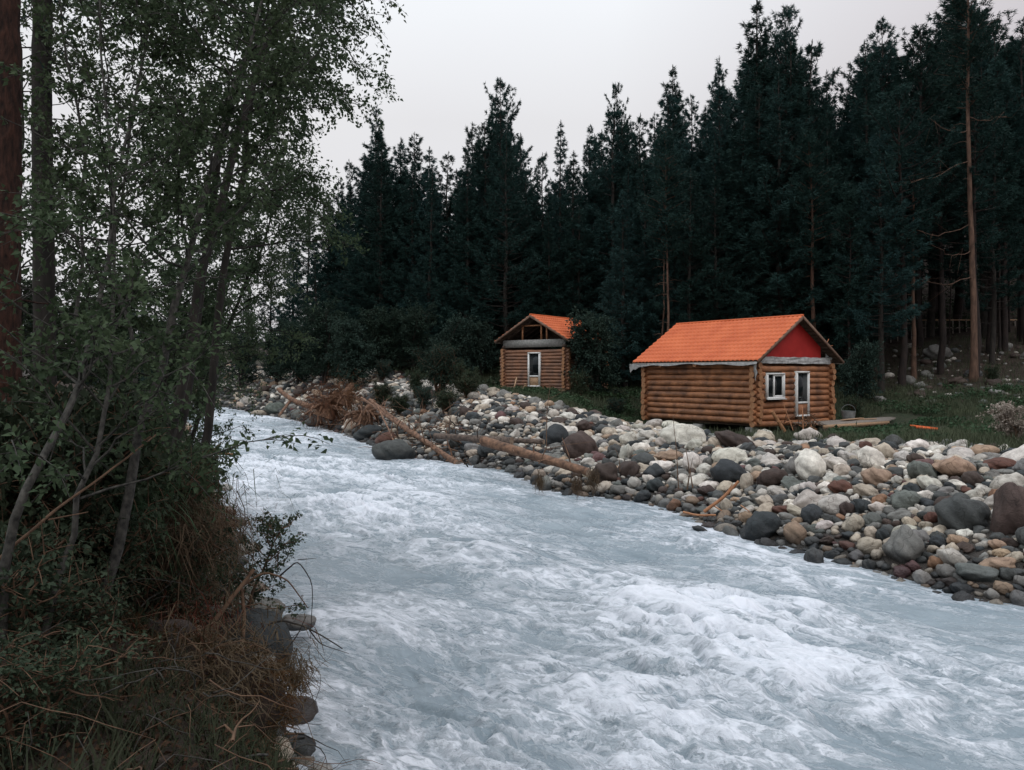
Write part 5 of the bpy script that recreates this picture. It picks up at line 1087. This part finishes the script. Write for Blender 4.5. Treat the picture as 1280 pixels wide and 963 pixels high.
# deck, planks and clutter by the cabins
def plank_pile(name, label, items, mat, cat):
    A = np.array(items[0][0], float); root = thing(name, label, cat, tuple(A))
    for a, b, w, h in items: t = MB(); t.beam(a, b, w, h); t.build('plank', mat, root, tuple(A), smooth=False)
    return root
O1w = lambda a, b, z: P1(a, b, z)+O1
items = []
for i in range(7): items.append((O1w(-.55-.24*i, 2.0+.05*i, .16-.002*i), O1w(-.55-.24*i, 10.4-.5*i+rnd.uniform(-.3, .3), .17), .21, .045))
deck = plank_pile('deck', 'low grey plank deck running right from the larger cabin door', items, M['plank'], 'deck')
for a, b in ((-.5, 2.2), (-.5, 5), (-1.9, 2.4), (-1.9, 5), (-1.0, 7.2)):
    t = MB(); t.box(P1(a, b, -.22), (.16, .16, .66), None); o = t.build('post', M['dark_wood'], deck, smooth=False); o.location = tuple(O1-np.array(deck.location))
t = MB(); t.beam(O1w(-2.12, 1.9, .07), O1w(-2.12, 7.2, .07), .05, .16); t.build('edge_board', M['plank_tan'], deck, tuple(deck.location), smooth=False)
plank_pile('loose_boards', 'two loose boards lying on top of the deck', [(O1w(-1.0, 5.2, .22), O1w(-1.3, 7.4, .22), .2, .04), (O1w(-1.3, 4.6, .25), O1w(-1.1, 6.6, .27), .18, .04)], M['plank_tan'], 'boards')
tb = thing('tub', 'dull metal tub with hoop handle at the far end of the deck', 'tub', tuple(O1w(-.75, 6.0, .20)))
t = MB(); P_ = [(0, 0, 0), (0, 0, .4)]; t.tube([(0, 0, 0), (0, 0, .2), (0, 0, .42)], [.27, .31, .34], 20); t.tube([(0, 0, .42), (0, 0, .2), (0, 0, .02)], [.33, .30, .26], 20); t.tube([(0, 0, .0), (0, 0, .02)], .27, 20, 0, True); t.build('body', M['tub'], tb)
t = MB(); aa = np.linspace(0, math.pi, 14); t.tube([(.34*math.cos(q), 0, .42+.3*math.sin(q)) for q in aa], .012, 6); t.build('handle', M['tub'], tb)
bp = thing('brush_pile', 'heap of twigs and offcuts dumped before the larger cabin door', 'brush pile', tuple(O1w(-1.5, 1.6, 0)))
rs = np.random.RandomState(14)
for i in range(60):
    c = rs.randn(3)*[.45, .4, .16]+[0, 0, .28]; d = rs.randn(3)*[1, 1, .8]; d /= np.linalg.norm(d); L = rs.uniform(.3, .8); t = MB(); t.tube([c-d*L/2, c+rs.randn(3)*.05, c+d*L/2], [.018, .015, .008], 5, 0, True); t.build('twig', M['twig'] if i % 4 else M['peeled'], bp)
snag('stick', 'upright pale stick leaning on the cabin wall beside the window', 'stick', [([tuple([640+p[0]/p[1]*F, HZ-(p[2]-CH)/p[1]*F, p[1]]) for p in (O1w(-1.3, .9, -.1), O1w(-.7, 1.0, 1.1))][0:2], .02, .012)], M['peeled'])
snag('stick', 'stout peeled pole propped at the near corner of the larger cabin', 'stick', [([tuple([640+p[0]/p[1]*F, HZ-(p[2]-CH)/p[1]*F, p[1]]) for p in (O1w(-1.0, .7, -.15), O1w(-.75, .15, .75))], .09, .08)], M['log_end'])
snag('stick', 'leaning pole beside the twig heap at the cabin door', 'stick', [([tuple([640+p[0]/p[1]*F, HZ-(p[2]-CH)/p[1]*F, p[1]]) for p in (O1w(-1.6, 1.2, -.1), O1w(-1.2, 1.7, .9))], .03, .02)], M['peeled'])
snag('broken_branch', 'broken reddish branch caught on the far roof edge of the larger cabin', 'branch', [([(1030,436,40.5),(1036,424,40.5)], .03, .02), ([(1031,434,40.5),(1041,432,40.4)], .025, .015)], M['peeled'])
t = MB(); c = at(1156, 547, 29); z = tz(c[0], c[1])+.34; t.beam((c[0]-.45, 28.9, z+.14), (c[0]+.45, 29.2, z+.03), .34, .05); t.beam((c[0]-.45, 28.72, z+.10), (c[0]+.45, 29.0, z+.0), .05, .07)
o = t.build('metal_sheet', M['orange_metal'], None, (c[0], 29, z), smooth=False); o.location = (c[0], 29, z); tag(o, 'bent strip of orange roof metal lying in the grass', 'metal sheet')
O2w = lambda a, b, z: P2(a, b, z)+O2
items = []
rs = np.random.RandomState(17)
for i in range(10):
    a0 = O2w(-1.3-rs.rand()*1.1, .6+rs.rand()*1.8, -.22+.05*i*.4); d = np.array([math.cos(rs.uniform(-.5, .4)), -.35, 0]); items.append((a0, a0+d*rs.uniform(1.0, 2.3)+[0, 0, .05], .16, .05))
plank_pile('plank_pile', 'untidy pile of tan planks in front of the smaller cabin', items, M['plank_tan'], 'planks')
items = [(O2w(-.9, 1.3, -.1), O2w(-.45, 1.25, .75), .08, .05)]
plank_pile('leaning_board', 'single pale board leaning on the smaller cabin left of its door', items, M['plank_tan'], 'board')
th_ = thing('trestle', 'small pale timber trestle standing on the planks by the smaller cabin', 'trestle', tuple(O2w(-1.4, 2.2, -.2)))
for (a, b) in (((0,0,0), (.3,.1,.55)), ((.55,0,0), (.28,.1,.55)), ((.05,.5,0), (.3,.5,.55)), ((.6,.5,0), (.28,.5,.55))): t = MB(); t.beam(a, b, .06, .06); t.build('leg', M['plank_tan'], th_, smooth=False)
t = MB(); t.beam((.29, -.1, .57), (.29, .7, .57), .07, .07); t.build('beam', M['plank_tan'], th_, smooth=False)

# rustic fence in the forest
fr = thing('rail_fence', 'low rustic pole fence among the trunks on the hillside', 'fence', tuple(at(1110, 420, 62)))
fo = np.array(fr.location); top = []
for i in range(24):
    px = 1105+i*8.6; d = 62; x = (px-640)/F*d; z0 = tz(x, d); zt = CH+(HZ-399)/F*d; t = MB(); t.tube([(x, d, min(z0, zt-.8)-.1), (x+rnd.uniform(-.05, .05), d, zt)], .045, 6, 0, True); t.build('post', M['plank'], fr, tuple(fo)); top.append((x, d, zt-.08))
t = MB(); t.tube([top[0], top[6], top[12], top[18], top[-1]], .05, 6, 0, True); t.build('rail', M['plank_tan'], fr, tuple(fo))
t = MB(); t.tube([np.array(p)-[0, 0, .6] for p in (top[0], top[6], top[12], top[18], top[-1])], .04, 6, 0, True); t.build('rail', M['plank'], fr, tuple(fo))

def drift_twigs():
    rs = np.random.RandomState(36); t = MB()
    for _ in range(420):
        px = rs.uniform(385, 590); py = 470+(px-385)*.28+rs.uniform(5, 62); d = hit(px, py)
        if d > 60: continue
        p = at(px, py, d)+[0, 0, .1]; q = rs.randn(3)*[1, .6, .5]; Q = [p]; L = rs.uniform(.4, 2.0)
        for i in range(5): q = q+rs.randn(3)*.25; q /= np.linalg.norm(q); Q.append(Q[-1]+q*L/5)
        t.tube(Q, np.linspace(rs.choice([.012, .02, .035]), .006, 6), 4, rs.randint(3))
    tag(t.build('drift_twigs', [M['bark_dark'], M['drift'], M['twig']]), 'washed-up twigs and roots tangled among the stones round the driftwood', 'twigs', None, 'stuff')
drift_twigs()

# ------------------------------------------------------------------ grass, herbs, straw (nobody could count them)
def grass_mesh(name, label, x, y, h, w, mat, rs, lean=.5, drop=None, cat='grass'):
    z = terrain(x, y)-.02; n = len(x); a = rs.rand(n)*6.283; dr = np.stack([np.cos(a), np.sin(a), np.zeros(n)], 1); H = h*rs.uniform(.45, 1.25, n); ln = (lean*rs.uniform(.2, 1.2, n)*H)[:, None]
    P = np.stack([x, y, z], 1); s = np.stack([-dr[:, 1], dr[:, 0], np.zeros(n)], 1)*(w*rs.uniform(.6, 1.3, n))[:, None]
    if drop is not None: dr = dr*.3+drop; 
    up = np.array([0, 0, 1.])
    m = P+dr*ln*.35+up*(H*.6)[:, None]; e = P+dr*ln+up*(H*(1 if drop is None else -.2))[:, None]
    V = np.stack([P-s, P+s, m+s*.8, m-s*.8, e], 1).reshape(-1, 3); b = np.arange(n)[:, None]*5
    me = mesh_np(name, V, [b+np.array([[0, 1, 2, 3]]), b+np.array([[3, 2, 4]])]); me.materials.append(mat); tag(link(name, me), label, cat, None, 'stuff')
rs = np.random.RandomState(41)
n = 260000; d = 16+rs.rand(n)**.8*44; px = rs.uniform(380, 1340, n); x = (px-640)/F*d; y = d
dr = sdist(x, y, SH_R); wr = np.interp(y, [5, 20, 35, 60, 90], [6.5, 8.5, 8, 7.5, 8]); nz = fbm(x*.6, y*.6, 3, 77)
k = (dr > wr*(.98+.12*nz)) & (nz+rs.rand(n)*.5 > -.02) & ~((terrain(x, y) > 3.0+.02*(y-40)+nz) & (px > 1040) & (rs.rand(n) < .8))
def in1(x, y): 
    a = (x-O1[0])*-math.cos(th)+(y-O1[1])*math.sin(th); b = (x-O1[0])*math.sin(th)+(y-O1[1])*math.cos(th); return ((a > -.3) & (a < 7.2) & (b > -1.3) & (b < 5.8)) | ((a > -2.9) & (a < 0) & (b > -.5) & (b < 10.6))
k &= ~in1(x, y) & ~((np.hypot(x-11.25, y-40) < 10.5) & (y < 38.5) & (rs.rand(n) < .88)); x, y = x[k][:110000], y[k][:110000]
grass_mesh('grass', 'dark meadow grass behind the boulders and round the cabins', x, y, .42, .011, M['grass'], rs, .65)
# broad-leaved herbs
def herbs(name, label, x, y, h, r, mat, rs, per=9, zf=None):
    n = len(x); z = terrain(x, y) if zf is None else zf; C = np.repeat(np.stack([x, y, z], 1), per, 0)+rs.randn(n*per, 3)*[h*.5, h*.5, h*.25]+[0, 0, h*.55]
    D = rs.randn(n*per, 3)*[1, 1, .25]; V, Fc = leaf_mesh(C, D, r, r*.85, rs); me = mesh_np(name, V, Fc if isinstance(Fc, list) else [Fc]); me.materials.append(mat); tag(link(name, me), label, 'ground cover', None, 'stuff')
n = 4200; px = rs.uniform(1040, 1330, n); d = rs.uniform(25, 46, n); x = (px-640)/F*d; dr = sdist(x, d, SH_R); nz = fbm(x*.5, d*.5, 2, 66); k = (dr > 9.5) & (nz > .12) & (terrain(x, d) < 3.4) & ~in1(x, d)
herbs('herbs', 'low broad-leaved herbs growing in the grass right of the deck', x[k], d[k], .32, .17, M['herb'], rs)
n = 3500; px = rs.uniform(560, 830, n); d = rs.uniform(42, 52, n); x = (px-640)/F*d; nz = fbm(x*.5, d*.5, 2, 67); k = (nz > .05) & (sdist(x, d, SH_R) > 8)
herbs('herbs', 'dark weeds between the two cabins', x[k], d[k], .4, .16, M['herb'], rs)
# forest floor brush
n = 5200; px = rs.uniform(380, 1340, n); d = rs.uniform(52, 85, n); x = (px-640)/F*d; nz = fbm(x*.3, d*.3, 2, 68); k = (nz > -.1) & (sdist(x, d, SH_R) > 8) & ~((px > 1070) & (d < 62))
herbs('forest_undergrowth', 'dark brush covering the forest floor', x[k], d[k], .9, .28, M['leaf_dark'], rs)
# near bank
n = 130000; y = 3.2+rs.rand(n)**1.3*42; x = np.interp(y, SH_L[:, 1], SH_L[:, 0])-rs.rand(n)**1.2*(6+y*.35); dl = -sdist(x, y, SH_L); nz = fbm(x*.9, y*.9, 3, 88)
k = (dl > np.interp(y, [3, 6, 8, 13, 16], [1.2, 1.9, 2.3, 1.8, .5])) & (nz > -.05) & (x/y > -.8) & (rs.rand(n) < np.clip((y-3)/9, .25, 1)); x, y = x[k], y[k]
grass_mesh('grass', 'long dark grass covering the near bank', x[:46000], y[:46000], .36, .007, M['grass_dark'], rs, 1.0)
n = 9000; y = 3.5+rs.rand(n)*24; x = np.interp(y, SH_L[:, 1], SH_L[:, 0])-.3-rs.rand(n)*6; k = (fbm(x*.8, y*.8, 2, 91) > -.05) & ~((y < 9.5) & (x > -3.6-.25*(y-5))) & (rs.rand(n) < .75)
herbs('undergrowth', 'dark small-leaved plants carpeting the near bank', x[k], y[k], .30, .042, M['leaf_dark'], rs, 14)
# straw hanging from the eroded edge
def straw(cx, cy, d, n, s, L, name, label, mat):
    rs = np.random.RandomState(int(cx*7+cy)); c = at(cx, cy, d); P = rs.randn(n, 3)*s+c; a = rs.uniform(-2.4, .4, n); o = np.stack([np.cos(a)*.5, np.sin(a)*.4, rs.uniform(.0, .5, n)], 1); LL = (L*rs.uniform(.5, 1.3, n))[:, None]
    sd2 = np.cross(o, [0, 0, 1.]); sd2 /= np.linalg.norm(sd2, axis=1)[:, None]; w = .0045
    o = o+rs.randn(n, 3)*.25; m1 = P+o*LL*.45; m2 = m1+(o*.45+rs.randn(n, 3)*.12+np.array([0, 0, -.22]))*LL; e = m2+(rs.randn(n, 3)*.16+o*.2+np.array([0, 0, -.32]))*LL
    V = np.stack([P-sd2*w, P+sd2*w, m1+sd2*w, m1-sd2*w, m2+sd2*w, m2-sd2*w, e], 1).reshape(-1, 3); b = np.arange(n)[:, None]*7
    me = mesh_np(name, V, [np.vstack([b+np.array([[0,1,2,3]]), b+np.array([[3,2,4,5]])]), b+np.array([[5,4,6]])]); me.materials.append(mat); tag(link(name, me), label, 'dry grass', None, 'stuff')
straw(205, 665, 8.3, 1800, np.array([.32,.35,.12]), .5, 'dry_grass', 'tan straw hanging from the eroded edge above the root ball', M['straw'])
straw(170, 600, 9.5, 900, np.array([.5,.4,.12]), .55, 'dry_grass', 'long green-brown grass tuft drooping behind the leaning stem', M['herb'])
straw(222, 650, 10.5, 1500, np.array([.35,.45,.15]), .5, 'dry_grass', 'brown grass and rootlets hanging over the near shore pebbles', M['rust'])
straw(360, 840, 8.0, 500, np.array([.10,.12,.08]), .28, 'dry_grass', 'drooping straw tuft at the tip of the root ball', M['straw'])
straw(105, 640, 7.4, 700, np.array([.3,.3,.1]), .6, 'dry_grass', 'long blades drooping between the thin stems', M['herb'])
rs = np.random.RandomState(52)
n = 26000; y = 3.2+rs.rand(n)*12; x = np.interp(y, SH_L[:, 1], SH_L[:, 0])-.1-rs.rand(n)**1.2*5.5; C = np.stack([x, y, terrain(x, y)+.01+rs.rand(n)*.04], 1)
V, Fc = leaf_mesh(C, rs.randn(n, 3)*[1, 1, .35], .05, .03, rs); me = mesh_np('leaf_litter', V, [Fc]); me.materials.append(M['litter']); tag(link('leaf_litter', me), 'brown fallen leaves littering the near bank', 'leaf litter', None, 'stuff')
n = 30000; y = 3.3+rs.rand(n)*9; x = np.interp(y, SH_L[:, 1], SH_L[:, 0])-.35-rs.rand(n)**1.1*4.5; k = fbm(x*1.1, y*1.1, 3, 93) > -.1; x, y = x[k], y[k]
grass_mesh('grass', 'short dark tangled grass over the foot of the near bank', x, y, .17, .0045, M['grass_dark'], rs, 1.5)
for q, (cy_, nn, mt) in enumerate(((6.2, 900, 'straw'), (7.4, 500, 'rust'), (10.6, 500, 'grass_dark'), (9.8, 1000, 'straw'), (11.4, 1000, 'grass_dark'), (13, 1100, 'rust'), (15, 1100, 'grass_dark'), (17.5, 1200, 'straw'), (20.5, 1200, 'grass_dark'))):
    cx_ = np.interp(cy_, SH_L[:, 1], SH_L[:, 0])-1.15-.02*cy_; z_ = tz(cx_, cy_)+.05; straw(640+cx_/cy_*F, HZ-(z_-CH)/cy_*F, cy_, nn, np.array([.28, .55, .10])*(1+.02*cy_), .34+.008*cy_, 'dry_grass', ('tawny' if mt == 'straw' else 'rusty' if mt == 'rust' else 'dark green')+' grass fringe drooping over the eroded near bank, '+('nearest', 'beside the root ball', 'by the dark boulder', 'under the sapling', 'past the sapling', 'below the leaning stem', 'above the near pebbles', 'by the mossy corner', 'farthest upstream')[q], M[mt])
